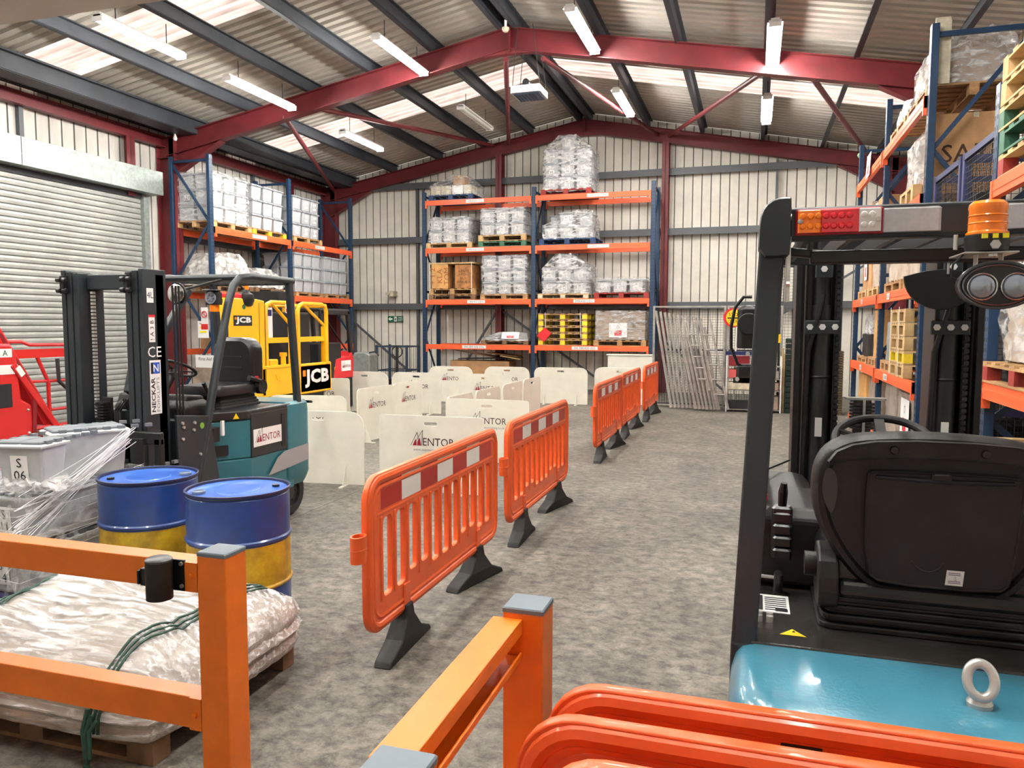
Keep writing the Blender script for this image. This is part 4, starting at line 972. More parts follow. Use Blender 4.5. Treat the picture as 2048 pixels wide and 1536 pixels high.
g = MB(); g.rbox(.435, .505, -.0175, -.0145, .885, .9, .001); part('hand_slot', g, m_ink, s1_)
barrier('frontmost of the three stacked orange barriers, with the white strip at the bottom edge', (-.32, 1.17, 0), .0, first=b1)
# ================================================================ orange guard rail posts
def cap_post(t, x, y, h=1.0, w=.095):
    g = MB(); g.box(x-w/2, x+w/2, y-w/2, y+w/2, .012, h-.008); g.box(x-w/2-.03, x+w/2+.03, y-w/2-.03, y+w/2+.03, 0, .012); p = part('post', g, m_postor, t, bevel=.004)
    g = MB(); g.rbox(x-w/2-.001, x+w/2+.001, y-w/2-.001, y+w/2+.001, h-.008, h+.004, .003); part('post_cap', g, m_capg, p)
def rail_x(g, x0, x1, y, z0, z1, d=.045):
    g.box(x0, x1, y-d, y-d+.006, z0, z1); g.box(x0, x1, y-d, y, z1-.006, z1); g.box(x0, x1, y-d, y, z0, z0+.006)
t = thing('guard_rail', 'orange steel guard rail with retractable belt unit, in front of the wrapped pallet', 'guard rail', (-1.44, 1.815, 0), world=True)
cap_post(t, -1.44, 1.815)
for z0, z1 in ((.885, .97), (.475, .57)):
    g = MB(); g.box(-2.9, -1.488, 1.775, 1.845, z0, z1); part('rail', g, m_postor, t, bevel=.003)
cap_post(t, -2.95, 1.815)
g = MB(); g.box(-1.53, -1.489, 1.768, 1.776, .885, .97); [g.cyl((-1.51, 1.767, z), (-1.51, 1.76, z), .008, n=8) for z in (.93, .52)]; g.box(-1.53, -1.489, 1.768, 1.776, .475, .57); part('end_bracket', g, m_postor, t)
t = thing('belt_barrier_unit', 'black retractable belt cassette clipped to the orange guard rail', 'belt unit', (-1.62, 1.73, .86), world=True)
g = MB(); g.box(-1.63, -1.577, 1.768, 1.775, .875, .965); part('wall_bracket', g, m_black, t)
g = MB(); g.cyl((-1.63, 1.73, .862), (-1.63, 1.73, .97), .036, n=24); part('cassette', g, m_blacks, t, smooth=True)
g = MB(); g.lathe([(0, .981), (.03, .98), (.037, .975), (.037, .97), (0, .97)], (-1.63, 1.73, 0), n=24); part('cap', g, mat('cassette_cap', (70, 70, 72), .4), t, smooth=True)
g = MB(); g.box(-1.69, -1.66, 1.722, 1.738, .895, .945); g.box(-1.695, -1.688, 1.715, 1.745, .9, .94); part('belt_end', g, m_black, t, bevel=.002)
g = MB(); [g.cyl((-1.585, 1.768, z), (-1.585, 1.763, z), .006, n=8) for z in (.955, .89)]; part('screw', g, m_steel, t)
t.location = (-1.575, 1.73, .87)
t = thing('guard_rail', 'orange steel guard rail running towards the viewer at bottom centre', 'guard rail', (-.485, 1.68, 0), world=True)
cap_post(t, -.485, 1.68); cap_post(t, -.485, .98)
g = MB(); g.box(-.555, -.485, 1.028, 1.632, .972, .98); g.box(-.491, -.485, 1.028, 1.632, .945, .974); g.box(-.555, -.549, 1.028, 1.632, .886, .974)
g.box(-.551, -.485, 1.028, 1.632, .886, .894); g.box(-.491, -.485, 1.028, 1.632, .89, .902); part('rail', g, m_postor, t, bevel=.002)
g = MB(); g.box(-.545, -.485, 1.028, 1.632, .475, .57); part('rail', g, m_postor, t, bevel=.003)
g = MB(); g.cyl((-.549, 1.6, .925), (-.54, 1.6, .925), .012, n=6); part('bolt', g, m_postor, t)
t = thing('guard_post', 'grey-capped orange post cut off by the bottom edge of the picture', 'post', (-.2, .97, 0), world=True)
cap_post(t, -.235, .955, 1.0)
# ================================================================ oil drums
def drum(label, loc, rz=0, first=None):
    if first: return dup(first, loc, rz, label, 'blue and yellow steel drums')
    t = thing('oil_drum', label, 'drum', loc, rz, 'blue and yellow steel drums'); r = .265; H = .775
    def prof(z0, z1, hoop):
        p = [(r, z0)]
        for zc in hoop: p += [(r, zc-.014), (r+.008, zc-.006), (r+.008, zc+.006), (r, zc+.014)]
        return p+[(r, z1)]
    g = MB().use(m_drumb); g.lathe([(0, .012), (r-.01, .012), (r-.008, 0), (r+.004, 0), (r+.004, .014), (r, .02)]+prof(.02, .262, [])[1:], n=48)
    g.use(m_drumy); g.lathe([(r, .262)]+[(r+.003, .266), (r+.008, .272), (r+.008, .278), (r, .286)]+[(r, .50)], n=48)
    g.use(m_drumb); g.lathe([(r, .50), (r, .506), (r+.008, .514), (r+.008, .524), (r, .532), (r, .745), (r-.004, .75), (r+.002, H-.02)], n=48)
    part('shell', g, None, t, smooth=True)
    g = MB(); g.lathe([(r+.002, H-.02), (r+.007, H-.012), (r+.006, H-.002), (r, H), (r-.006, H-.004), (r-.01, H-.016)], n=48); part('rim', g, mat('drum_rim', (20, 32, 74), .45), t, smooth=True)
    g = MB(); g.lathe([(r-.01, H-.016), (r-.02, H-.02), (.12, H-.019), (.115, H-.015), (.05, H-.014), (0, H-.014)], n=48); tp = part('lid', g, mat('drum_lid', (40, 84, 176), .33, rgb2=(64, 110, 196), scale=5, coat=.3), t, smooth=True)
    g = MB(); g.lathe([(.034, H-.018), (.034, H-.006), (.026, H-.004), (.024, H-.01), (0, H-.01)], (.19, .05, 0), n=20); part('bung', g, mat('bung_grey', (120, 134, 150), .4), tp, smooth=True)
    g = MB(); g.lathe([(.02, H-.018), (.02, H-.007), (.014, H-.006), (0, H-.009)], (-.19, -.05, 0), n=16); part('small_bung', g, m_black, tp, smooth=True)
    return t
d1 = drum('blue and yellow oil drum, farther one at left, by the wrapped totes', (-3.33, 3.58, 0), R(25))
drum('blue and yellow oil drum, nearer one standing by the orange post', (-2.62, 3.45, 0), R(-150), d1)
# ================================================================ wrapped low pallet in the foreground
pallet('pallet', 'wooden pallet under the film-wrapped sacks in the left foreground', m_woodd, (-2.68, 2.22, 0), w=1.18, d=.92, h=.1)
def sack_pile():
    g = MB(); nx, ny = 40, 32; x0, x1, y0, y1 = -3.3, -2.05, 2.17, 3.2; vs = []
    def top(u, v):
        e = min(u, 1-u, v, 1-v); base = .27+.12*min(1, (e/.2))**.6
        h = base+.06*math.sin(u*2.6+.6)*math.sin(v*3.1)+.03*math.sin(u*9+v*4)*math.sin(v*7)+.03*(v)+.05*max(0, 1-abs(u-.25)*3)*v
        for vv in (.3, .62): h -= .014*math.exp(-((v-vv-.15*u+.06)/.02)**2)
        return .102+h-.12
    def edge(u, v):
        cx, cy = (u-.5)*2, (v-.5)*2; k = (abs(cx)*abs(cy))**5*.07; return x0+(x1-x0)*(.5+(u-.5)*(1-k)), y0+(y1-y0)*(.5+(v-.5)*(1-k))
    for j in range(ny+1):
        for i in range(nx+1):
            u, v = i/nx, j/ny; x, y = edge(u, v); vs.append((x, y, top(u, v)+random.uniform(-.004, .004)))
    fs = [(j*(nx+1)+i, j*(nx+1)+i+1, (j+1)*(nx+1)+i+1, (j+1)*(nx+1)+i) for j in range(ny) for i in range(nx)]
    per = [i for i in range(nx+1)]+[(j*(nx+1)+nx) for j in range(1, ny+1)]+[ny*(nx+1)+i for i in range(nx-1, -1, -1)]+[j*(nx+1) for j in range(ny-1, 0, -1)]
    m = len(per); lay = [per]; zz = None
    for k in range(1, 7):
        o = len(vs); f = k/6
        for q in per:
            x, y, z = vs[q]; bz = .103; z2 = z+(bz-z)*f; out = .01*math.sin(f*PI*5)+.012*math.sin(f*PI)
            cx, cy = (x0+x1)/2, (y0+y1)/2; dx, dy = x-cx, y-cy; L = math.hypot(dx, dy); vs.append((x+dx/L*out+random.uniform(-.004, .004), y+dy/L*out+random.uniform(-.004, .004), z2))
        lay.append(list(range(o, o+m)))
    for a, b in zip(lay, lay[1:]):
        for i in range(m): fs.append((a[i], b[i], b[(i+1) % m], a[(i+1) % m]))
    return g.add(vs, fs), top, edge
g, topf, edgef = sack_pile()
t = thing('film_wrapped_sacks', 'low pile of paper sacks under creased clear film with green straps, left foreground', 'wrapped load', (-2.68, 2.68, .102), world=True)
part('sacks', g, m_sack, t, smooth=True)
g2_, tf, ef = sack_pile(); g2_.v = [(c[0]+(c[0]+2.68)*.012, c[1]+(c[1]-2.68)*.012, c[2]+.009+random.uniform(0, .003)) for c in g2_.v]
part('stretch_film', g2_, M_wrap('foreground_film', .22, (2.2, 15, 22), 2.2, (240, 242, 244), .6), t, smooth=True)  # milky streaks in the alpha also stand in for white highlights
for k, (ua, ub) in enumerate(((.16, .12), (.80, .86))):
    for du in (0, .018, .034):
        pts = []
        for i in range(31):
            v = i/30; u = ua+(ub-ua)*v+du; x, y = ef(u, v); pts.append((x, y, tf(u, v)+.014+.003*math.sin(i*1.7+du*90)))
        a, b = pts[0], pts[-1]; g = MB(); g.tube([(a[0], a[1]-.035, .14), (a[0], a[1]-.03, .2)]+pts+[(b[0], b[1]+.035, .2), (b[0], b[1]+.035, .13)], .006, n=6); part('green_strap', g, m_green, t, smooth=True)
g = MB()
for k in range(3):
    g.tube([(-2.29+.02*k, 2.125, .24-.02*k), (-2.29+.015*k, 2.10, .17), (-2.27+.01*k, 2.09, .08), (-2.26-.01*k, 2.095, .02+.01*k)], .008, n=6)
part('strap_tail', g, m_green, t, smooth=True)
# ================================================================ wrapped grey tote stack at far left
pallet('pallet', 'navy blue pallet under the S-labelled grey totes', m_navy, (-4.3, 3.1, 0), w=1.15, d=.86, h=.145)
def big_tote(label, x1, y0, z, code, w=.38, d=.58, h=.285, face_x=False, loc=None, first=None):
    """right front corner at x1,y0"""
    t = thing('storage_tote', label, 'tote', (x1-w/2, y0, z), 0, 'grey S-labelled totes'); i = .035; g = MB()
    vs = [(-w/2+i, i, 0), (w/2-i, i, 0), (w/2-i, d-i, 0), (-w/2+i, d-i, 0), (-w/2+.012, .012, h-.03), (w/2-.012, .012, h-.03), (w/2-.012, d-.012, h-.03), (-w/2+.012, d-.012, h-.03)]
    g.add(vs, [(3, 2, 1, 0), (0, 1, 5, 4), (1, 2, 6, 5), (2, 3, 7, 6), (3, 0, 4, 7)]); part('body', g, m_toteb, t, bevel=.02, seg=3)
    g = MB(); g.rbox(-w/2, w/2, 0, d, h-.04, h-.022, .008); part('rim', g, m_toteb, t)
    g = MB()
    for s in (-1, 1): g.rbox(-w/2+.02 if s < 0 else .006, -.006 if s < 0 else w/2-.02, .02, d-.02, h-.022, h-.006, .006)
    for k in range(7):
        for s in (-1, 1): g.box(s*(w/2-.018)-.012, s*(w/2-.018)+.012, .05+k*.08, .09+k*.08, h-.024, h-.004)
    part('flap_lid', g, m_toteg, t)
    if code:
        g = MB().use(m_white); c = (0.0, .018, h*.45); put_poly(g, [(-.05, -.075), (.05, -.075), (.05, .075), (-.05, .075)], c, (1, 0, 0), (0, -.08, 1)); g.use(m_ink); put_text(g, code, (0, .0155, h*.45), (1, 0, 0), (0, -.08, 1), h=.12); part('label_sheet', g, None, t)
    return t
big_tote('grey tote labelled S 14 at the bottom of the wrapped stack', -3.74, 3.11, .148, 'S\n14')
big_tote('grey tote labelled S in the middle row, above the S 14 tote', -3.72, 3.12, .435, 'S\n11')
big_tote('grey tote labelled S 06 on top of the wrapped stack', -3.65, 3.14, .722, 'S\n06', w=.3, d=.24).rotation_euler = (0, 0, R(12))
big_tote('grey tote in the bottom row behind the S 14 tote', -3.74, 3.7, .148, None, d=.25)
big_tote('grey tote in the middle row behind the S-labelled one', -3.72, 3.71, .435, None, d=.25)
big_tote('long unlabelled grey tote on top, beyond the S 06 tote', -3.87, 3.50, .722, None, w=.28, d=.44, h=.3).rotation_euler = (0, 0, R(-30))
big_tote('grey tote at the far left of the bottom row', -4.15, 3.11, .148, None)
big_tote('grey tote at the far left of the middle row', -4.13, 3.12, .435, None)
film('loose stretch film with bright streaks round the S-labelled totes', 'film', M_wrap('tote_film', .1, (9, 2.2, 4), 3.2, (240, 240, 240), .5), -4.62, -3.68, 3.07, 3.98, .16, .735, bump=.03)
g = MB(); random.seed(3)
for i in range(26):
    f = random.random(); a = Vector((-3.66+random.uniform(-.03, .02), 3.78+f*.05, .98+random.uniform(-.08, .03))); b = Vector((-3.8+f*.1, 3.05+random.uniform(-.02, .02), .4+f*.25+random.uniform(-.12, .1)))
    m_ = a.lerp(b, .5)+Vector((.02, -.05, -.02+random.uniform(-.02, .02))); g.tube([a, m_, b], random.uniform(.0012, .003), n=4)
for i in range(10): 
    z = .28+i*.045; g.tube([(-4.6, 3.04, z+random.uniform(-.05, .05)), (-3.7, 3.04, z+random.uniform(-.03, .03)), (-3.66, 3.9, z+random.uniform(0, .1))], .0012, n=4)
lone('film_ropes', g, mat('film_rope', (240, 240, 242), .15, coat=1), 'twisted ropes of stretch film slanting across the S-labelled totes', 'film', smooth=True)
bunch = wrapbox(-4.1, -3.62, 3.12, 3.4, .722, .74, top=(-3.95, -3.7, 3.15, 3.35, .79), bump=.05); lone('bunched_film', bunch, m_wrap2, 'crumpled ball of film between the S 06 tote and the tote below', 'film', smooth=True)
# ================================================================ left forklift (faces the camera side)
def tyre(name, parent, c, r, w, axis='x'):
    cx, cy, cz = c; g = MB().use(m_rubber)
    g.lathe([(r*.62, -w/2), (r*.93, -w/2), (r, -w*.36), (r, w*.36), (r*.93, w/2), (r*.62, w/2)], c, axis, 36)
    for i in range(22):
        a = 2*PI*i/22
        for s in (-1, 1):
            p = (cx+s*w*.3, cy+(r+.002)*math.cos(a+s*.07), cz+(r+.002)*math.sin(a+s*.07)); q = (cx+s*w*.02, cy+(r+.002)*math.cos(a), cz+(r+.002)*math.sin(a)); g.bar(p, q, .02, .012, up=(0, math.cos(a), math.sin(a)))
    p_ = part(name, g, None, parent, smooth=False)
    g = MB(); g.lathe([(r*.62, w*.5), (r*.6, w*.32), (r*.35, w*.28), (r*.3, w*.4), (0, w*.42)], c, axis, 28); g.lathe([(r*.62, -w*.5), (r*.6, -w*.3), (0, -w*.3)], c, axis, 28)
    for i in range(6): a = i*PI/3; g.cyl((cx+w*.26, cy+r*.45*math.cos(a), cz+r*.45*math.sin(a)), (cx+w*.36, cy+r*.45*math.cos(a), cz+r*.45*math.sin(a)), .009, n=6)
    part('wheel_hub', g, m_blackp, p_, smooth=True)
def pillow(poly, axis, depths, scales, c):
    """rounded slab: 2-D outline stacked at several depths with inset scales"""
    g = MB(); n = len(poly); vs = []
    for d, s in zip(depths, scales):
        for u, v in poly:
            U, V = c[0]+(u-c[0])*s, c[1]+(v-c[1])*s; vs.append({'y': (U, d, V), 'x': (d, U, V), 'z': (U, V, d)}[axis])
    fs = []
    for k in range(len(depths)-1):
        for i in range(n): fs.append((k*n+i, k*n+(i+1) % n, (k+1)*n+(i+1) % n, (k+1)*n+i))
    fs += [tuple(range(n-1, -1, -1)), tuple(range((len(depths)-1)*n, len(depths)*n))]
    return g.add(vs, fs)
XS = -3.72; XW = -4.54; XC = -4.13
t = thing('forklift_truck', 'teal and black forklift with tall lettered mast label, left of the white boards', 'forklift', (XC, 5.0, 0), world=True)
fk = t
g = MB(); g.box(XW+.03, XS-.03, 4.35, 5.05, .22, .42); g.box(XW+.02, XS-.02, 4.32, 4.42, .22, .98); part('chassis', g, m_blackp, t, bevel=.01)
g = MB(); g.prism([(4.3, .2), (4.62, .2), (4.74, .3), (4.62, .98), (4.28, 1.02)], 'x', XS-.03, XS-.01); g.prism([(4.3, .2), (4.62, .2), (4.74, .3), (4.62, .98), (4.28, 1.02)], 'x', XW+.01, XW+.03)
sp = part('side_plate', g, m_mast, t, bevel=.004)
g = MB(); [g.cyl((XS-.012, y, z), (XS+.002, y, z), .011, n=8) for y, z in ((4.33, .96), (4.34, .93), (4.33, .85), (4.45, .95), (4.44, .90), (4.5, .72))]; part('bolt', g, m_steel, sp)
g = MB(); g.cyl((XS-.011, 4.53, .92), (XS-.008, 4.53, .92), .022, n=20); part('green_badge', g, mat('green_badge', (120, 170, 60), .5), sp)
g = MB(); g.box(XW+.08, XS-.08, 4.4, 5.0, .42, .44); part('foot_plate', g, m_rubber, t)
for x in (XS-.1, XW+.1): tyre('front_wheel', t, (x, 4.52, .215), .215, .15)
# battery compartment with chamfered corner
pl_ = [(XS-.2, 4.72), (XS-.02, 5.03), (XS-.005, 5.07), (XS-.005, 5.66), (XW+.005, 5.66), (XW+.005, 5.07), (XW+.02, 5.03), (XW+.2, 4.72)]
g = MB(); g.prism(pl_, 'z', .25, .6); part('lower_body', g, m_teal2, t, bevel=.012)
g = MB(); g.prism([(x, y) if y > 5 else (x, y+.01) for x, y in pl_], 'z', .601, .90); ub = part('upper_body', g, m_teal2, t, bevel=.01)
g = MB(); g.box(XS-.006, XS+.004, 5.07, 5.60, .6, .94); g.box(XW-.004, XW+.006, 5.07, 5.60, .6, .94); bp_ = part('battery_panel', g, m_blackp, t, bevel=.003)
g = MB(); g.box(XS+.004, XS+.008, 5.47, 5.52, .63, .9); part('slot', g, m_ink, bp_)
g = MB().use(m_white); put_poly(g, [(-.19, -.07), (.19, -.07), (.19, .07), (-.19, .07)], (XS+.0055, 5.285, .745), (0, 1, 0), (0, 0, 1)); g.use(m_ink)
logo(g, (XS+.007, 5.285, .74), (0, 1, 0), (0, 0, 1), .34, m_mred); part('logo_label', g, None, bp_)
g = MB(); g.prism([(x*1.0, y) for x, y in [(XS-.22, 4.70), (XS-.0, 5.03), (XS, 5.62), (XW, 5.62), (XW, 5.03), (XW+.22, 4.70)]], 'z', .901, .975); hd = part('battery_hood', g, m_blackp, t, bevel=.012)
g = MB().use(m_yst); put_poly(g, [(-.025, -.02), (.025, -.02), (0, .025)], (XS-.045, 4.955, .935), (.48, .88, 0), (0, 0, 1)); part('warning_triangle', g, None, hd)
g = MB(); c = Vector((XS-.115, 4.855, .68)); u = Vector((.5, .86, 0)).normalized(); nn = Vector((.86, -.5, 0))*.004
g.add([c+nn+u*a+Vector((0, 0, b)) for a, b in rrect(-.09, .06, -.04, .04, .012, 3)], [tuple(range(16))]); part('hand_slot', g, m_ink, ub)
g = MB(); g.box(XS-.17, XS-.09, 4.74, 4.82, .76, .87); part('latch_box', g, m_black, t, bevel=.005)
g = MB(); g.box(XS-.005, XS+.012, 4.72, 4.745, .82, .93); part('sticker', g, m_white, t)
# counterweight
out = rrect(XW-.01, XS+.01, 5.55, 5.93, .09, 5, rs=(.02, .1, .1, .02)); c_ = (XC, 5.7)
g = pillow(out, 'z', [.26, .3, .36, .9, .96, .985], [.9, .95, 1, 1, .985, .93], c_); cw = part('counterweight', g, m_teal2, t, smooth=True)
for s, x in ((1, XS+.012), (-1, XW-.012)):
    g = MB(); g.add([(x, 5.27, .42), (x, 5.62, .44), (x, 5.86, .46), (x, 5.86, .6), (x, 5.5, .585), (x, 5.40, .545)], [tuple(range(6)) if s > 0 else tuple(range(5, -1, -1))]); part('grey_stripe', g, m_greyst, cw)
g = MB(); g.box(XW+.005, XS+.010, 5.07, 5.6, .26, .3); part('sill', g, m_teal2, t)
for x in (XS-.1, XW+.1): tyre('rear_wheel', t, (x, 5.66, .2), .2, .13)
g = MB(); g.box(XW+.18, XS-.18, 5.5, 5.8, .15, .3); part('rear_axle', g, m_blackp, t)
# seat
g = MB(); [g.rbox(XC-.2+.01*k, XC+.2-.01*k, 5.0+.01*k, 5.5-.01*k, .977+k*.022, .996+k*.022, .006) for k in range(4)]; st = part('seat_suspension', g, m_rubber, t)
g = pillow(rrect(XC-.21, XC+.21, 4.95, 5.5, .08, 5), 'z', [1.065, 1.08, 1.13, 1.155, 1.16], [.93, 1, 1, .94, .8], (XC, 5.22)); part('seat_cushion', g, m_vinyl, t, smooth=True)
g = pillow(rrect(XC-.2, XC+.2, 1.13, 1.53, .07, 6, rs=(.03, .12, .12, .03)), 'y', [5.40, 5.42, 5.47, 5.54, 5.56], [.86, .97, 1, .98, .85], (XC, 1.3)); bk = part('backrest', g, m_vinyl, t, smooth=True)
g = MB(); [g.bar((XC-.09, 5.395, z), (XC+.09, 5.395, z), .006, .008) for z in (1.28, 1.37)]; part('seam', g, m_rubber, bk)
g = MB(); g.tube([(XC+.21, 5.5, 1.08), (XC+.22, 5.45, 1.17), (XC+.2, 5.35, 1.2)], .025, n=8); g.cyl((XC+.19, 5.48, 1.12), (XC+.24, 5.48, 1.12), .06, n=20); part('armrest_hinge', g, m_blacks, t, smooth=True)
g = MB(); g.cyl((XC+.21, 5.42, 1.2), (XC+.235, 5.42, 1.2), .012, n=8); part('belt_buckle', g, m_sred, t)
# steering, dash
g = MB(); g.rbox(XC-.3, XC+.34, 4.42, 4.74, .9, 1.1, .04); g.prism([(4.44, 1.0), (4.74, 1.0), (4.68, 1.12), (4.5, 1.14)], 'x', XC-.3, XC+.3); part('dash_cowl', g, m_blacks, t, bevel=.02, seg=3)
g = MB(); g.cyl((XC-.1, 4.68, 1.08), (XC-.1, 4.84, 1.28), .035, .03); g.lathe([(0, 1.22), (.06, 1.23), (.055, 1.27), (0, 1.285)], (XC-.1, 4.84, 0), n=16); part('steering_column', g, m_blacks, t, smooth=True)
g = MB(); c = Vector((XC-.1, 4.86, 1.3)); nv = Vector((0, .45, .89)).normalized(); ax1 = Vector((1, 0, 0)); ax2 = nv.cross(ax1)
g.tube([c+(ax1*math.cos(a)+ax2*math.sin(a))*.15 for a in [i*PI/16 for i in range(32)]], .012, n=8, closed=True); [g.bar(c-nv*.02, c+(ax1*math.cos(a)+ax2*math.sin(a))*.145, .022, .01) for a in (.5, 2.6, 4.7)]; part('steering_wheel', g, m_blacks, t, smooth=True)
g = MB(); g.tube([(XC+.2, 4.9, .98), (XC+.2, 4.86, 1.1), (XC+.2, 4.8, 1.2)], [.014, .012, .016], n=8); part('hydraulic_lever', g, m_blacks, t, smooth=True)
# overhead guard
for x, nm in ((XS-.03, 'near'), (XW+.03, 'far')):
    g = MB(); g.tube([(x, 4.44, .3), (x, 4.5, .55), (x, 4.72, 1.3), (x, 4.88, 1.8), (x, 4.94, 1.93), (x, 5.02, 1.99), (x, 5.14, 2.005), (x, 5.72, 2.0)], .03, n=12); part('front_pillar', g, m_mast, t, smooth=True)
    g = MB(); g.bar((x, 5.67, 2.0), (x, 5.79, .68), .05, .06, up=(0, 1, 0)); part('rear_pillar', g, m_mast, t, bevel=.01)
g = MB(); g.tube([(XS-.03, 5.08, 2.0), (XW+.03, 5.08, 2.0)], .026, n=10); g.tube([(XS-.03, 5.7, 1.99), (XW+.03, 5.7, 1.99)], .024, n=10)
for i in range(5): x = XW+.14+i*.135; g.bar((x, 5.08, 1.995), (x, 5.7, 1.99), .012, .04)
part('guard_bars', g, m_mast, t, smooth=True)
# mast
def channel(g, x0, x1, y0, y1, z0, z1):
    g.box(x0, x1, y0, y1, z0, z1)
for sx, (x0, x1) in ((1, (-3.97, -3.80)), (-1, (-4.48, -4.31))):
    g = MB(); o = x1 if sx > 0 else x0; i_ = x0 if sx > 0 else x1
    g.box(min(o, o-sx*.035), max(o, o-sx*.035), 4.09, 4.3, .1, 2.0); 
    for k, (a, yy) in enumerate(((.045, .0), (.1, .02))):
        g.box(min(o-sx*a, o-sx*(a+.045)), max(o-sx*a, o-sx*(a+.045)), 4.09-yy*0, 4.26+yy, .1+k*.05, 1.99-k*.01)
    g.box(min(o, i_), max(o, i_), 4.2, 4.28, .1, 1.97)
    part('mast_channel', g, m_mast, t, bevel=.005)
g = MB(); g.box(-4.31, -3.97, 4.14, 4.26, 1.87, 1.97); g.box(-4.31, -3.97, 4.2, 4.26, .95, 1.05); g.box(-4.31, -3.97, 4.2, 4.26, .15, .25); part('cross_member', g, m_mast, t, bevel=.006)
g = MB(); g.cyl((-3.93, 4.24, .2), (-3.93, 4.24, 1.85), .018); g.cyl((-4.35, 4.24, .2), (-4.35, 4.24, 1.85), .018); part('lift_cylinder', g, m_blackp, t, smooth=True)
g = MB(); z = 1.0
while z < 1.85: g.box(-4.275, -4.255, 4.13, 4.155, z, z+.016); z += .024
part('lift_chain', g, m_steel, t)
g = MB(); z = .7
while z < 1.12: g.box(-4.24, -4.17, 4.1, 4.16, z, z+.012); z += .02
g.box(-4.245, -4.165, 4.16, 4.18, .6, 1.14); part('hose_guard', g, m_black, t)
g = MB(); [g.tube([(-4.13+.02*i, 4.16, .6), (-4.13+.02*i, 4.16, 1.05), (-4.1+.02*i, 4.2, 1.13), (-4.07+.02*i, 4.24, 1.0), (-4.06+.02*i, 4.24, .6)], .009, n=8) for i in range(3)]; part('hydraulic_hose', g, m_rubber, t, smooth=True)
g = MB(); g.bar((-4.2, 4.35, 1.15), (-4.12, 4.9, 1.9), .05, .05); part('tilt_strut', g, m_mast, t, bevel=.01)
g = MB(); g.cyl((-3.86, 4.3, .52), (-3.86, 4.5, .46), .03); g.cyl((-3.86, 4.2, .56), (-3.86, 4.32, .52), .018); part('tilt_cylinder', g, m_steel, t, smooth=True)
g = MB(); [g.cyl((x, 4.04+.0, z), (x+.03, 4.04, z), .016, n=10) for x in (-4.46, -4.41, -3.93, -3.88) for z in (1.93, 1.86)]; [g.box(x, x+.03, 4.05, 4.1, 1.84, 1.96) for x in (-4.45, -3.92)]; part('mast_roller', g, m_black, t, bevel=.003)
g = MB(); [g.tube([(XS-.06, 4.36+.03*i, .72), (XS-.055, 4.34+.03*i, 1.1), (XS-.055, 4.33+.03*i, 1.9)], .007, n=6) for i in range(3)]; part('hose_line', g, m_black, t, smooth=True)
# carriage
g = MB(); g.rbox(-4.57, -3.63, 4.01, 4.05, .86, .942, .006); g.box(-3.68, -3.63, 4.01, 4.05, .38, .9); g.box(-4.57, -4.52, 4.01, 4.05, .38, .9); g.box(-4.57, -3.63, 4.01, 4.05, .36, .43); g.box(-4.3, -3.98, 4.04, 4.08, .4, .9)
part('fork_carriage', g, m_blackp, t, bevel=.006)
for x in (-4.4, -3.85):
    g = MB(); g.box(x, x+.1, 3.985, 4.01, .06, .9); part('fork', g, m_blackp, t, bevel=.004)
# mast labels on the near side face
XF = -3.7985; U = (0, 0, 1); V = (0, -1, 0)
g = MB().use(m_white); g.quad((XF, 4.12, 1.78), (XF, 4.18, 1.78), (XF, 4.18, 1.875), (XF, 4.12, 1.875)); g.quad((XF, 4.13, 1.52), (XF, 4.185, 1.52), (XF, 4.185, 1.70), (XF, 4.13, 1.70))
g.quad((XF, 4.125, 1.04), (XF, 4.225, 1.04), (XF, 4.225, 1.40), (XF, 4.125, 1.40)); put_text(g, 'CE', (XF, 4.175, 1.455), (0, 1, 0), (0, 0, 1), w=.12, h=.07)
XF += .0012; g.use(m_sred); g.quad((XF, 4.13, 1.685), (XF, 4.185, 1.685), (XF, 4.185, 1.7), (XF, 4.13, 1.7)); g.use(m_ink); put_text(g, '! A 3 B', (XF, 4.157, 1.6), U, V, w=.13); put_text(g, 'NECKAR', (XF, 4.152, 1.17), U, V, w=.23, h=.036, bold=.02)
put_text(g, '4L', (XF, 4.15, 1.83), (0, 1, 0), (0, 0, 1), h=.04)
g.use(m_inkg); put_text(g, 'FORKLIFTS', (XF, 4.195, 1.17), U, V, w=.23, h=.026)
g.use(m_bluest); g.quad((XF, 4.135, 1.31), (XF, 4.215, 1.31), (XF, 4.215, 1.385), (XF, 4.135, 1.385)); XF += .001; g.use(m_ink); put_poly(g, [(-.04, -.037), (-.02, -.037), (-.02, .037), (-.04, .037)], (XF, 4.175, 1.3475), (0, 1, 0), (0, 0, 1)); g.use(m_white); put_text(g, 'N', (XF, 4.18, 1.3475), (0, 1, 0), (0, 0, 1), h=.05, bold=.02)
part('mast_label', g, None, t)
g = MB(); g.box(-3.93, -3.91, 4.085, 4.0885, 1.9, 1.96); part('yellow_mark', g, m_yst, t)
# lamps, indicators, mirror
def lamp(x, y, z, parent):
    g = MB(); g.rbox(x-.055, x+.055, y, y+.07, z-.05, z+.05, .012); g.box(x-.05, x+.06, y-.03, y+.06, z+.05, z+.058); o = part('work_lamp', g, m_black, parent, bevel=.006)
    g = MB(); g.lathe([(0, y-.002), (.045, y-.004), (.047, y+.002)], (x, 0, z), 'y', 20); part('lens', g, m_glass, o, smooth=True)
    g = MB(); [g.lathe([(0, y-.012), (.008, y-.01), (.01, y-.003)], (x+.024*math.cos(a), 0, z+.024*math.sin(a)), 'y', 8) for a in [i*PI/3 for i in range(6)]]; part('led', g, m_inkg, o)
    g = MB(); g.cyl((x, y+.04, z-.1), (x, y+.04, z-.05), .035, n=16); part('indicator', g, m_amber, parent, smooth=True)
    g = MB(); g.bar((x, y+.05, z-.02), (x, y+.12, z-.02), .02, .03); part('lamp_bracket', g, m_black, parent)
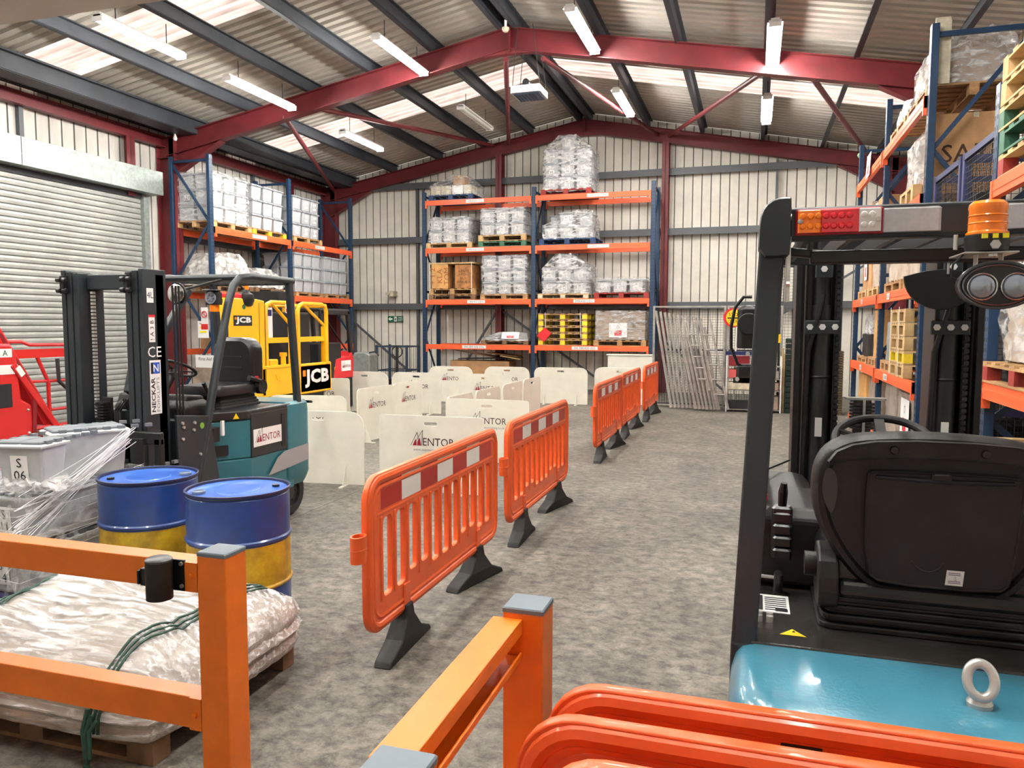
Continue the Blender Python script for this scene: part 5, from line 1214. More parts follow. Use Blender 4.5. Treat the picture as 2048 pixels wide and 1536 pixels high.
lamp(XS-.06, 4.72, 1.83, t); lamp(XW+.09, 4.72, 1.83, t)
g = MB(); g.lathe([(0, 4.62), (.04, 4.625), (.07, 4.64), (.075, 4.66)], (-4.02, 0, 1.86), 'y', 20); part('mirror', g, m_chrome, t, smooth=True)
g = MB(); g.lathe([(.075, 4.655), (.08, 4.65), (.08, 4.665), (0, 4.68)], (-4.02, 0, 1.86), 'y', 20); g.cyl((-4.02, 4.67, 1.88), (-3.95, 5.06, 1.98), .01); part('mirror_shell', g, m_black, t, smooth=True)
g = MB().use(m_white); x = XS-.028; g.box(x-.07, x-.01, 4.66, 4.663, 1.6, 1.76); g.use(m_sred); g.box(x-.068, x-.012, 4.656, 4.659, 1.6, 1.64)
g.tube([(x-.04+.022*math.cos(a), 4.656, 1.71+.022*math.sin(a)) for a in [i*PI/8 for i in range(16)]], .003, n=4, closed=True); g.bar((x-.055, 4.656, 1.725), (x-.025, 4.656, 1.695), .004, .003); part('no_passenger_sign', g, None, t)
# ================================================================ yellow access machine
XJ = -6.0
t = thing('access_platform', 'yellow access platform with open rail gates and two black and white badges', 'access platform', (-6.4, 8.95, 0), world=True)
g = MB(); g.box(-6.75, -6.05, 7.85, 10.1, .28, .5); ch = part('base_chassis', g, m_blackp, t, bevel=.02)
for y in (8.15, 9.8):
    for x in (-6.12, -6.7): tyre('wheel', t, (x, y, .19), .19, .12)
g = MB()
for k in range(2):
    for y0, y1 in ((8.0, 9.9), (9.9, 8.0)): g.bar((-6.2 if y0 < 9 else -6.26, y0, .52+.0*k), (-6.2 if y0 < 9 else -6.26, y1, .62), .03, .05); 
g.box(-6.7, -6.1, 7.9, 10.08, .55, .645); part('folded_scissor', g, m_blackp, t)
g = MB(); g.box(-6.8, XJ, 8.5, 10.12, .65, .7); g.box(-6.2, XJ, 7.75, 8.5, .65, .7); g.box(XJ-.03, XJ, 8.45, 9.28, .66, 1.06); g.box(XJ-.03, XJ, 9.28, 10.12, .65, 1.08); g.box(-6.8, -6.77, 8.5, 10.12, .65, 1.0); g.box(XJ-.05, XJ+.01, 8.45, 9.28, 1.05, 1.09); part('platform_body', g, m_jcb, t, bevel=.008)
g = MB(); g.prism([(7.74, .7), (8.52, .7), (8.52, 1.93), (8.33, 1.95), (8.28, 1.86), (8.12, 1.86), (8.08, 1.95), (7.78, 1.95)], 'x', -6.17, XJ); tw = part('control_tower', g, m_jcb, t, bevel=.012)
g = MB(); g.box(XJ-.002, XJ+.003, 8.40, 8.405, 1.35, 1.9); g.box(XJ-.002, XJ+.003, 8.52, 8.525, .8, 1.9); g.box(XJ-.002, XJ+.004, 7.76, 7.79, 1.45, 1.78); part('panel_gap', g, m_ink, tw)
g = MB(); g.box(-6.15, XJ-.02, 7.8, 8.1, 1.951, 2.0); part('red_cover', g, m_sred, tw, bevel=.01)
g = MB(); g.lathe([(0, 1.84), (.08, 1.86), (.11, 1.93), (.1, 2.0), (.05, 2.03), (.04, 2.06), (0, 2.06)], (XJ-.05, 8.2, 0), n=20); g.tube([(XJ-.05, 8.2, 2.05), (XJ-.1, 8.1, 2.15), (XJ-.2, 8.05, 2.12)], .014, n=8); part('black_beacon_base', g, m_black, tw, smooth=True)
g = MB(); g.cyl((XJ-.05, 8.22, 2.06), (XJ-.05, 8.22, 2.12), .035); part('amber_beacon', g, m_amber, tw, smooth=True)
def jcb(parent, y, z, w, h, nm):
    g = MB().use(m_ink); U, V = (0, 1, 0), (0, 0, 1); put_poly(g, [(-w/2, -h/2), (w/2, -h/2), (w/2, h/2), (-w/2, h/2)], (XJ+.004, y, z), U, V)
    g.use(m_white); put_text(g, 'JCB', (XJ+.006, y+w*.03, z), U, V, w=w*.82, h=h*.72, bold=.045, sp=1.05)
    g.use(m_amber); put_poly(g, [(-w*.05, -h*.12), (w*.05, -h*.12), (w*.05, h*.12), (-w*.05, h*.12)], (XJ+.008, y-w*.40, z+h*.22), U, V); part(nm, g, None, parent)
jcb(tw, 8.07, 1.675, .36, .125, 'badge')
jcb(t, 9.71, .865, .78, .36, 'badge')
g = MB().use(m_jcb); g.box(XJ, XJ+.004, 9.30, 10.12, .66, 1.07); part('badge_plate', g, None, t)
g = MB(); g.cyl((XJ, 8.1, 1.845), (XJ+.004, 8.1, 1.845), .032, n=20); part('green_badge', g, m_ledg, tw)
def gate(y0, y1, r=.03):
    g = MB(); zt = 1.915
    g.tube([(XJ-.03, y0, 1.05), (XJ-.03, y0, zt-.1), (XJ-.03, y0+.03, zt-.03), (XJ-.03, y0+.12, zt), (XJ-.03, y1-.12, zt), (XJ-.03, y1-.03, zt-.03), (XJ-.03, y1, zt-.1), (XJ-.03, y1, 1.05)], r, n=10)
    g.bar((XJ-.03, y0, 1.42), (XJ-.03, y1, 1.42), .035, .07); g.tube([(XJ-.03, y0+.12, zt), (XJ-.03, y1-.08, 1.62), (XJ-.03, y1-.02, 1.45)], .022, n=8)
    g.bar((XJ-.03, y1-.06, 1.05), (XJ-.03, y1-.06, 1.6), .08, .05, up=(0, 1, 0)); return part('rail_gate', g, m_jcb, t, smooth=True)
gate(8.58, 9.22); gate(9.32, 10.06)
g = MB(); g.tube([(-6.75, 8.95, 1.0), (-6.75, 8.95, 1.9), (-6.75, 10.06, 1.9), (-6.75, 10.06, 1.0)], .028, n=10); g.tube([(-6.75, 8.95, 1.45), (-6.75, 10.0, 1.45)], .022, n=8); g.tube([(-6.75, 10.06, 1.9), (XJ-.03, 10.06, 1.9)], .028, n=8); part('rear_rail', g, m_jcb, t, smooth=True)
g = MB(); g.box(-6.6, -6.2, 9.3, 9.9, 1.0, 1.8); g.box(-6.7, -6.4, 8.6, 9.1, 1.0, 1.6); part('black_curtain_bag', g, m_dark, t, bevel=.03)
g = MB(); g.cyl((XJ-.06, 9.0, 1.09), (XJ-.06, 9.0, 1.2), .035); g.cyl((XJ-.06, 9.0, 1.2), (XJ-.06, 9.0, 1.25), .05); g.rbox(XJ-.12, XJ, 8.62, 8.8, 1.09, 1.17, .01); part('valve_fitting', g, m_jcb, t, smooth=True)
g = MB(); g.tube([(XJ+.012, 8.72, .97), (XJ+.03, 8.73, .9), (XJ+.03, 8.8, .88), (XJ+.012, 8.82, .95)], .008, n=6); part('lashing_ring', g, m_jcb, t)
g = MB().use(m_white); g.box(XJ-.05, XJ-.045, 8.62, 8.75, 1.45, 1.85); g.use(m_navy); g.box(XJ-.044, XJ-.04, 8.64, 8.73, 1.74, 1.82); part('load_chart', g, None, t)
g = MB().use(m_white); g.box(XJ+.001, XJ+.004, 8.98, 9.12, 1.78, 1.9); g.use(m_sred); g.box(XJ+.004, XJ+.006, 8.99, 9.11, 1.79, 1.84); part('warning_label', g, None, t)
# ================================================================ black and red reach truck behind
t = thing('reach_truck', 'black-cabbed truck with red tail and logo label, behind the yellow platform', 'forklift', (-7.3, 13.0, 0), world=True)
XQ = -7.1
g = MB(); g.box(-7.9, XQ, 11.6, 12.35, .1, 1.3); g.box(-7.9, XQ, 12.35, 12.75, .1, 1.02); part('body', g, m_black, t, bevel=.02)
g = MB(); g.prism([(12.05, .65), (12.75, .65), (12.78, 1.0), (12.7, 1.14), (12.62, 1.04), (12.25, 1.02), (12.15, 1.0)], 'x', -7.85, XQ+.01); rt = part('red_tail', g, m_sred, t, bevel=.015)
g = MB(); g.box(XQ+.01, XQ+.014, 12.32, 12.66, .78, .97); part('label_plate', g, m_white, rt); g = MB().use(m_ink); logo(g, (XQ+.018, 12.49, .87), (0, 1, 0), (0, 0, 1), .3, m_mred); part('logo_label', g, None, rt)
g = MB(); g.bar((XQ-.02, 11.75, 1.3), (XQ-.02, 11.7, 1.87), .06, .08, up=(0, 1, 0)); g.bar((XQ-.02, 12.72, 1.1), (XQ-.02, 12.62, 1.87), .06, .1, up=(0, 1, 0)); g.bar((XQ-.02, 11.66, 1.84), (XQ-.02, 12.66, 1.84), .06, .09); g.bar((-7.85, 12.68, 1.1), (-7.85, 12.6, 1.87), .06, .08, up=(0, 1, 0)); g.bar((-7.85, 11.66, 1.84), (-7.85, 12.64, 1.84), .06, .09); g.box(-7.88, XQ, 11.65, 12.65, 1.86, 1.9); part('cab_frame', g, m_blackp, t, bevel=.015)
g = MB(); g.bar((XQ-.04, 11.8, 1.8), (XQ-.04, 12.6, 1.15), .02, .02); g.rbox(-7.7, -7.25, 11.9, 12.5, 1.14, 1.25, .04); part('seat', g, m_vinyl, t, smooth=False)
g = MB(); g.box(-7.8, -7.2, 10.6, 10.8, .1, 2.15); g.box(-7.8, -7.7, 10.8, 11.6, 2.0, 2.1); g.box(-7.75, -7.25, 10.85, 11.6, .1, .8); part('mast', g, m_black, t, bevel=.01)
g = MB(); g.box(XQ+.001, XQ+.004, 12.1, 12.15, 1.05-.25, 1.12-.25); part('yellow_tag', g, m_yst, t)
for y in (10.95, 12.5): tyre('wheel', t, (-7.2, y, .16), .16, .1)
# ================================================================ right forklift (seen from behind)
t = thing('forklift_truck', 'teal and black forklift seen from behind its seat, filling the right foreground', 'forklift', (.52, 1.8, 0), world=True)
XA, XB, XM = -.035, 1.09, .53
out = rrect(XA, XB, 1.46, 1.82, .05, 8, rs=(.13, .01, .01, .13))
g = pillow(out, 'z', [.3, .36, .45, .80, .86, .895, .912, .92], [.93, .97, 1, 1, .992, .975, .95, .9], (XM, 1.9)); cw = part('counterweight', g, m_teal, t, smooth=True, ang=60)
g = MB(); g.box(XA+.03, XB-.03, 1.81, 2.45, .2, .905); part('battery_box', g, m_teal2, t, bevel=.01)
g = MB(); g.box(XA+.045, XB-.045, 1.80, 2.5, .905, .925); hd = part('battery_hood', g, mat('hood_black', (46, 43, 41), .26, bump=.12, bscale=160, coat=.3), t, bevel=.004)
g = MB(); g.box(XA, XB, 2.45, 3.05, .15, .45); g.box(XA+.02, XB-.02, 2.95, 3.05, .4, 1.0); part('front_frame', g, m_blackp, t, bevel=.01)
tyre('front_wheel', t, (.05, 2.95, .23), .23, .16); tyre('front_wheel', t, (1.0, 2.95, .23), .23, .16); tyre('rear_wheel', t, (.12, 1.72, .2), .2, .13); tyre('rear_wheel', t, (.94, 1.72, .2), .2, .13)
# eye bolt
g = MB(); c = Vector((.432, 1.63, .970)); g.tube([c+Vector((math.cos(a)*.0235, math.sin(a)*.012, math.sin(a)*.029)) for a in [i*PI/18 for i in range(36)]], .0095, n=12, closed=True)
g.lathe([(0, .918), (.022, .918), (.023, .928), (.019, .934), (.015, .942), (0, .946)], (.432, 1.63, 0), n=24); part('lifting_eye', g, m_steel, t, smooth=True)
# hood details
g = MB().use(m_white); g.box(.018, .105, 2.0, 2.13, .925, .9262); g.use(m_ink)
for k in range(7): g.box(.045, .098, 2.015+k*.015, 2.021+k*.015, .9263, .9267)
g.box(.022, .04, 2.01, 2.12, .9263, .9267); g.box(.07, .1, 2.01, 2.03, .9263, .9268); part('data_plate', g, None, hd)
g = MB().use(m_yst); g.add([(.075, 1.86, .9262), (.135, 1.86, .9262), (.105, 1.9, .9262)], [(0, 1, 2)]); g.use(m_ink); g.add([(.1, 1.867, .9266), (.107, 1.88, .9266), (.103, 1.881, .9266), (.108, 1.892, .9266), (.112, 1.88, .9266), (.107, 1.879, .9266)], [(0, 1, 2, 3, 4, 5)]); part('warning_triangle', g, None, hd)
g = MB(); [g.cyl((x, 1.935+dy, .925), (x, 1.935+dy, .94), .009, n=6) for x in (.03, .055) for dy in (0, .022)]; g.cyl((-.0, 1.95, .945), (.022, 1.95, .945), .012, n=6); part('bolt', g, m_steel, hd)
g = MB(); g.cyl((.0, 2.17, .965), (.075, 2.16, .965), .005, n=8); part('latch_rod', g, m_steel, hd, smooth=True)
g = MB(); g.cyl((.08, 2.17, .926), (.08, 2.14, .985), .012, n=14); part('latch_handle', g, m_black, hd, smooth=True)
# seat
def bellows():
    g = MB()
    for k in range(4):
        o = .02*k if k < 3 else .05; b = rrect(.165+o*.3, .665-o*.3, 1.93+.004*k, 2.42, .03, 3); pz = .926+k*.021
        g.prism(b, 'z', pz, pz+.013); g.prism(rrect(.175+o*.3, .655-o*.3, 1.945, 2.41, .02, 2), 'z', pz+.013, pz+.021)
    return g
se = part('seat_suspension', bellows(), m_blacks, t, bevel=.003)
g = pillow(rrect(.17, .66, 1.97, 2.5, .05, 5), 'z', [1.01, 1.03, 1.08, 1.11], [.94, 1, 1, .93], (.415, 2.25)); part('seat_cushion', g, m_vinyl, t, smooth=True)
bo = [(.25, 1.035), (.30, 1.012), (.53, 1.008), (.575, 1.028), (.628, 1.10), (.66, 1.18), (.674, 1.26), (.665, 1.33), (.63, 1.372), (.56, 1.392), (.415, 1.4), (.25, 1.392), (.185, 1.372), (.15, 1.33), (.140, 1.26), (.152, 1.18), (.195, 1.10)]
def smooth_poly(p, it=2):
    for _ in range(it):
        q = []
        for i in range(len(p)):
            a, b = p[i], p[(i+1) % len(p)]; q += [(a[0]*.75+b[0]*.25, a[1]*.75+b[1]*.25), (a[0]*.25+b[0]*.75, a[1]*.25+b[1]*.75)]
        p = q
    return p
bo = smooth_poly(bo); cb = (.418, 1.2)
g = pillow(bo, 'y', [1.962, 1.95, 1.952, 1.97, 2.01, 2.06, 2.09], [.87, .9, .95, .99, 1, .97, .88], cb); bs = part('backrest_shell', g, m_blacks, t, smooth=True, ang=50)
g = pillow(smooth_poly([(.165, 1.315), (.2, 1.365), (.3, 1.385), (.54, 1.385), (.64, 1.365), (.675, 1.315), (.62, 1.335), (.5, 1.345), (.34, 1.345), (.22, 1.335)], 1), 'y', [1.935, 1.928, 1.95], [.97, .99, 1], (.42, 1.35)); part('top_rim', g, m_blacks, bs, smooth=True, ang=60)
pp = smooth_poly([(.265, 1.07), (.30, 1.045), (.54, 1.045), (.565, 1.07), (.585, 1.3), (.575, 1.31), (.275, 1.31), (.262, 1.3)], 1)
g = MB(); g.prism(pp, 'y', 1.944, 1.955); g.tube([(x, 1.944, z) for x, z in pp], .0035, n=6, closed=True); g.tube([(.28, 1.942, 1.296), (.42, 1.936, 1.294), (.56, 1.942, 1.296)], .005, n=8); pk = part('pocket_cover', g, m_blacks, bs, smooth=True)
g = MB(); g.rbox(.395, .435, 1.93, 1.945, 1.298, 1.312, .003); part('latch', g, m_blacks, pk)
g = MB(); g.tube([(.395+.034*math.cos(a), 1.943, 1.115+.034*math.sin(a)) for a in [PI*1.1+i*PI*.8/14 for i in range(15)]], .0025, n=6); part('moulded_dent', g, m_blacks, pk, smooth=True)
g = MB(); [g.lathe([(0, 1.928), (.008, 1.929), (.01, 1.934)], (x, 0, 1.362), 'y', 12) for x in (.315, .5)]; [g.cyl((x, 1.94, 1.03), (x, 1.935, 1.03), .004, n=8) for x in (.19, .64)]; part('screw', g, m_black, bs, smooth=True)
g = MB().use(mat('grip_recess', (58, 57, 56), .5)); c = Vector((.182, 1.944, 1.255)); g.add([c+Vector((x, 0, z)) for x, z in smooth_poly([(-.012, .06), (.012, .05), (.018, 0), (.008, -.055), (-.004, -.045), (-.02, 0)], 2)], [tuple(range(24))]); part('grip_recess', g, None, bs)
g = MB().use(m_white); g.quad((.432, 1.941, 1.055), (.468, 1.941, 1.055), (.471, 1.941, 1.09), (.435, 1.941, 1.09)); g.use(m_inkg); [g.quad((.438, 1.940, z), (.463, 1.940, z), (.463, 1.940, z+.002), (.438, 1.940, z+.002)) for z in (1.06, 1.064, 1.083, 1.079)]; put_text(g, '18\n1-B', (.452, 1.940, 1.0715), (1, 0, 0), (0, 0, 1), h=.009); part('service_sticker', g, None, pk)
for s, x in ((1, .162), (-1, .628)):
    g = MB(); g.prism(smooth_poly([(1.93, .965), (2.06, .965), (2.1, 1.06), (2.04, 1.12), (1.96, 1.1), (1.93, 1.03)], 1), 'x', x, x+.046); part('recliner_bracket', g, m_blacks, t, bevel=.006)
g = MB(); g.cyl((.135, 2.02, 1.055), (.163, 2.02, 1.055), .03, n=20); part('recliner_knob', g, m_blacks, t, smooth=True)
g = MB(); g.prism([(1.935, 1.01), (1.96, .985), (2.05, .985), (2.05, 1.04), (1.95, 1.04)], 'x', .21, .625); part('lower_cushion_back', g, m_vinyl, t, bevel=.01)
# console and lever
g = MB(); g.rbox(-.005, .24, 2.2, 2.55, .935, 1.145, .03); g.rbox(-.005, .2, 2.52, 2.95, .6, 1.12, .03); part('side_console', g, m_blacks, t, bevel=.01)
g = MB(); g.cyl((.037, 2.3, 1.145), (.037, 2.3, 1.162), .014, n=16); part('red_button', g, m_sred, t, smooth=True)
g = MB(); [g.rbox(.062+.0*i, .11, 2.12+.012*i, 2.2, 1.03+i*.03, 1.055+i*.03, .005) for i in range(4)]; g.rbox(.058, .112, 2.16, 2.2, 1.02, 1.16, .006); g.tube([(.085, 2.18, 1.15), (.086, 2.17, 1.2), (.088, 2.165, 1.225)], [.011, .013, .008], n=10); part('control_lever', g, mat('gloss_black', (8, 8, 9), .3), t, smooth=False)
# steering wheel
g = MB(); c = Vector((.395, 2.62, 1.285)); nv = Vector((0, -.42, .9)).normalized(); a1 = Vector((1, 0, 0)); a2 = nv.cross(a1)
g.tube([c+(a1*math.cos(a)+a2*math.sin(a))*.14 for a in [i*PI/20 for i in range(40)]], .013, n=10, closed=True); [g.bar(c-nv*.015, c+(a1*math.cos(a)+a2*math.sin(a))*.135, .03, .012) for a in (.4, 2.74, 4.71, 1.57)]; sw = part('steering_wheel', g, m_blacks, t, smooth=True)
g = MB(); g.lathe([(0, 1.24), (.05, 1.25), (.05, 1.275), (0, 1.285)], (.395, 2.63, 0), n=20); g.cyl((.395, 2.64, 1.22), (.395, 2.85, .9), .035); part('steering_column', g, m_blacks, t, smooth=True)
g = MB(); [g.cyl((.375, 2.98, 1.28+i*.012), (.375, 2.98, 1.287+i*.012), .042, n=20) for i in range(8)]; g.cyl((.375, 2.98, 1.25), (.375, 2.98, 1.38), .03, n=16); lp = part('front_lamp', g, m_black, t, smooth=False)
g = MB(); g.box(.32, .45, 2.96, 3.0, 1.382, 1.39); g.box(.372, .38, 2.93, 2.94, 1.26, 1.385); part('lamp_bracket', g, m_steel, lp)
# overhead guard
g = MB(); g.bar((-.012, 1.82, .3), (-.005, 1.825, .92), .056, .05, up=(0, 1, 0)); g.bar((-.005, 1.825, .9), (.036, 1.9, 1.86), .056, .05, up=(0, 1, 0)); part('rear_pillar', g, m_mast, t, bevel=.008, seg=3)
g = MB(); g.bar((1.06, 1.82, .3), (1.05, 1.9, 1.88), .056, .05, up=(0, 1, 0)); part('rear_pillar', g, m_mast, t, bevel=.008, seg=3)
for x in (.03, 1.06):
    g = MB(); g.bar((x-.01, 3.0, .6), (x+.03, 2.86, 1.88), .05, .05, up=(0, 1, 0)); part('front_pillar', g, m_mast, t, bevel=.006)
out = smooth_poly([(1.84, 1.845), (1.84, 1.9), (1.87, 1.925), (1.95, 1.925), (1.95, 1.845)], 2)
for x0, s in ((.004, 1), (1.082, -1)):
    ol = smooth_poly([(x0, 1.80), (x0, 1.885), (x0+s*.012, 1.918), (x0+s*.035, 1.934), (x0+s*.066, 1.936), (x0+s*.070, 1.93), (x0+s*.070, 1.81), (x0+s*.062, 1.80)], 1); ol = ol if s > 0 else ol[::-1]
    g = pillow(ol, 'y', [1.852, 1.865, 1.93, 1.955], [.93, 1, 1, .9], (x0+s*.04, 1.86)); part('corner_casting', g, m_mast, t, smooth=True)
g = MB(); [g.cyl((.066, y, z), (.074, y, z), .007, n=6) for y, z in ((1.86, 1.89), (1.9, 1.83), (1.86, 1.74))]; g.box(.066, .075, 1.87, 1.93, 1.7, 1.86); part('pillar_bolt', g, m_steel, t)
g = MB(); g.box(.066, 1.02, 1.87, 1.93, 1.84, 1.912); part('rear_beam', g, m_mast, t, bevel=.008, seg=3)
g = MB(); g.rbox(-.0, 1.07, 1.93, 2.9, 1.895, 1.91, .004) if False else [g.bar((x, 1.93, 1.875), (x, 2.9, 1.885), .012, .04) for x in [.12+.1*i for i in range(9)]]; g.bar((.05, 2.88, 1.88), (1.07, 2.88, 1.88), .05, .05); g.bar((.06, 1.93, 1.88), (.06, 2.9, 1.88), .05, .05); g.bar((1.05, 1.93, 1.88), (1.05, 2.9, 1.88), .05, .05); part('guard_bars', g, m_black, t)
g = MB(); g.box(.12, .95, 1.93, 1.96, 1.79, 1.82); g.bar((.07, 1.95, 1.82), (.2, 1.95, 1.805), .03, .02); part('under_bar', g, m_black, t, bevel=.004)
# rear lamp cluster
g = MB(); g.rbox(.082, .262, 1.855, 1.872, 1.848, 1.906, .004); rl = part('rear_lamp', g, m_mred, t)
for a, b, m_, nm in ((.087, .135, m_amber, 'amber_lens'), (.135, .212, m_rlens, 'red_lens'), (.212, .256, m_clens, 'clear_lens')):
    g = MB(); g.rbox(a, b, 1.846, 1.857, 1.852, 1.902, .002)
    if nm != 'red_lens' or 1:
        for i in range(int((b-a)/.016)):
            for k in range(2): g.lathe([(0, 1.8425), (.005, 1.843), (.0075, 1.846)], (a+.01+i*.016, 0, 1.866+k*.022), 'y', 10)
    part(nm, g, m_, rl, smooth=False)
g = MB(); [g.lathe([(0, 1.842), (.005, 1.843), (.006, 1.846)], (x, 0, 1.877), 'y', 10) for x in (.092, .250)]; part('screw', g, m_steel, rl, smooth=True)
g = MB(); g.rbox(.258, .375, 1.856, 1.872, 1.85, 1.905, .006); g.rbox(.47, .72, 1.856, 1.872, 1.85, 1.905, .006); part('reflective_pad', g, mat('pad_grey', (192, 196, 200), .4, var=.06, scale=60), t, bevel=.003)
# beacon and spot lamp
BX, BY = .438, 1.765
g = MB(); g.lathe([(0, 1.895), (.028, 1.894), (.034, 1.888), (.035, 1.88), (.0335, 1.875), (.0345, 1.835), (.038, 1.832), (.038, 1.828), (0, 1.828)], (BX, BY, 0), n=36)
for z in (1.865, 1.85): g.lathe([(.034, z-.002), (.0355, z), (.034, z+.002)], (BX, BY, 0), n=36)
bc = part('beacon', g, m_amber, t, smooth=True)
g = MB(); g.lathe([(.036, 1.828), (.04, 1.826), (.039, 1.805), (.037, 1.795), (0, 1.795)], (BX, BY, 0), n=32); part('beacon_base', g, m_black, bc, smooth=True)
g = MB(); [g.box(BX-.018+k*.018, BX-.008+k*.018, BY-.0405, BY-.034, 1.818, 1.827) for k in range(3)]; part('led_row', g, m_yled, bc)
g = MB(); g.box(BX-.045, BX+.05, BY-.03, BY+.1, 1.79, 1.7935); g.cyl((BX+.006, BY-.04, 1.806), (BX+.006, BY-.03, 1.806), .01, n=6); g.cyl((BX+.006, BY-.02, 1.783), (BX+.006, BY-.02, 1.79), .009, n=6); g.box(BX-.02, BX-.018, BY-.02, BY+.01, 1.768, 1.79); g.box(BX+.024, BX+.026, BY-.02, BY+.01, 1.768, 1.79); g.box(BX-.02, BX+.026, BY-.02, BY+.01, 1.766, 1.769); g.cyl((BX-.055, BY, 1.80), (BX-.055, BY, 1.83), .004); part('lamp_bracket', g, m_steel, t, bevel=.001)
SX, SY, SZ = .45, 1.72, 1.727
def ell(n=36, a=.068, b=.044): return [(SX+a*math.cos(2*PI*i/n), SZ+b*math.sin(2*PI*i/n)) for i in range(n)]
g = pillow(ell(), 'y', [SY, SY+.004, SY+.03, SY+.06, SY+.07], [.93, 1, 1, .8, .55], (SX, SZ)); sl = part('spot_lamp', g, m_black, t, smooth=True)
g = MB(); g.tube([(x, SY, z) for x, z in ell()], .0035, n=8, closed=True); g.tube([(SX+(x-SX)*.9, SY-.002, SZ+(z-SZ)*.88) for x, z in ell()], .0018, n=6, closed=True); part('lamp_rim', g, mat('dark_chrome', (120, 122, 128), .2, metal=.9), sl, smooth=True)
for dx in (-.027, .031):
    g = MB(); g.lathe([(0, SY-.012), (.012, SY-.0105), (.021, SY-.005), (.024, SY+.002)], (SX+dx, 0, SZ-.003), 'y', 24); ln = part('lens', g, m_glass, sl, smooth=True)
    g = MB(); g.tube([(SX+dx+.0255*math.cos(a), SY-.002, SZ-.003+.0255*math.sin(a)) for a in [i*PI/12 for i in range(24)]], .0015, n=6, closed=True); part('bezel', g, m_chrome, ln, smooth=True)
g = MB(); g.tube([(BX-.04, BY, 1.79), (BX-.06, BY-.01, 1.77), (BX-.062, BY-.01, 1.745), (SX-.055, SY+.03, 1.735)], .0022, n=6); part('lamp_cable', g, m_black, t, smooth=True)
# mirror hanging inside
g = MB(); pts = [(.605+.118*math.cos(a), 1.815+.115*math.sin(a)) for a in [PI+i*PI/20 for i in range(21)]]
g = pillow(pts+[(.66, 1.832), (.605, 1.838), (.55, 1.832)], 'y', [2.95, 2.96, 3.0, 3.03], [.98, 1, .9, .6], (.605, 1.77)); mr = part('mirror_shell', g, m_black, t, smooth=True, ang=50)
g = MB(); g.cyl((.62, 2.94, 1.82), (.62, 2.94, 1.92), .004, n=8); [g.lathe([(0, z), (.01, z), (.01, z+.006), (0, z+.006)], (.62, 2.94, 0), n=12) for z in (1.86, 1.89)]; part('mirror_stem', g, m_steel, mr, smooth=True)
# mast
def mastside(x0, mir, cyl_x):
    s = 1 if not mir else -1
    g = MB(); X = lambda a: x0+s*a
    for a, b, y0, y1, z1 in ((0, .022, 3.05, 3.25, 1.99), (.022, .032, 3.08, 3.2, 2.0), (.04, .06, 3.08, 3.28, 2.0), (.06, .15, 3.2, 3.25, 2.0), (.135, .155, 3.06, 3.25, 2.0)):
        g.box(min(X(a), X(b)), max(X(a), X(b)), y0, y1, .1, z1)
    ms = part('mast_channel', g, m_black, t, bevel=.003)
    g = MB(); g.cyl((cyl_x, 3.08, .15), (cyl_x, 3.08, 1.72), .036, n=24); g.cyl((cyl_x, 3.08, 1.72), (cyl_x, 3.08, 1.95), .03, n=20); g.lathe([(.0365, 1.45), (.039, 1.455), (.0365, 1.46)], (cyl_x, 3.08, 0), n=20); part('lift_cylinder', g, m_blackp, t, smooth=True)
    g = MB(); g.rbox(cyl_x-.062, cyl_x+.062, 3.03, 3.04, 1.615, 1.665, .004); g.rbox(cyl_x-.03, cyl_x+.03, 3.03, 3.045, 1.82, 1.88, .004); cp = part('cylinder_clamp', g, m_mast, t)
    g = MB(); [g.cyl((cyl_x+dx, 3.025, 1.64), (cyl_x+dx, 3.03, 1.64), .012, n=6) for dx in (-.043, 0, .043)]; g.cyl((cyl_x, 3.025, 1.85), (cyl_x, 3.03, 1.85), .012, n=6); part('clamp_bolt', g, m_white, cp)
    g = MB(); g.box(cyl_x-.014, cyl_x+.01, 3.038, 3.043, 1.235, 1.305); part('sticker', g, m_white, t)
    g = MB(); z = .5; xx = X(.145) if not mir else X(.0)
    xx = cyl_x+.055
    while z < 1.9: g.box(xx-.008, xx+.008, 3.04, 3.055, z, z+.014); z += .021
    part('lift_chain', g, m_steel if False else m_blackp, t)
    g = MB(); g.tube([(cyl_x-.05, 3.06, 1.2), (cyl_x-.045, 3.05, 1.55), (cyl_x-.01, 3.03, 1.7), (cyl_x, 3.03, 1.76)], .009, n=8); g.tube([(cyl_x-.055, 3.06, .6), (cyl_x-.05, 3.06, 1.3)], .008, n=8); part('hydraulic_hose', g, m_black, t, smooth=True)
mastside(.145, False, .238); mastside(.765, True, .655)
g = MB(); g.box(.3, .6, 3.1, 3.2, 1.9, 2.0); g.box(.3, .6, 3.1, 3.2, .95, 1.05); g.box(.14, .77, 3.22, 3.3, .2, .8); part('cross_member', g, m_black, t, bevel=.004)
# work lamp and cable on the front left pillar
g = MB(); g.rbox(-.06, .02, 2.98, 3.06, 1.56, 1.72, .015); g.cyl((-.02, 2.95, 1.65), (-.02, 3.08, 1.65), .04, n=20); wl = part('work_lamp', g, m_black, t, bevel=.004)
g = MB(); g.tube([(-.01, 3.0, 1.75), (-.04, 3.0, 1.75), (-.07, 3.0, 1.71), (-.082, 3.0, 1.64), (-.08, 3.0, 1.56), (-.055, 3.0, 1.5), (-.01, 3.0, 1.48)], .006, n=8); g.tube([(.03, 3.0, 1.72), (.06, 3.0, 1.66), (.05, 3.0, 1.55), (.02, 3.0, 1.5)], .005, n=8); part('lamp_cable', g, m_black, wl, smooth=True)
g = MB(); g.rbox(-.06, .02, 2.99, 3.04, 1.43, 1.5, .01); g.bar((-.07, 3.0, 1.44), (.02, 3.0, 1.44), .02, .02); part('horn', g, m_black, t)
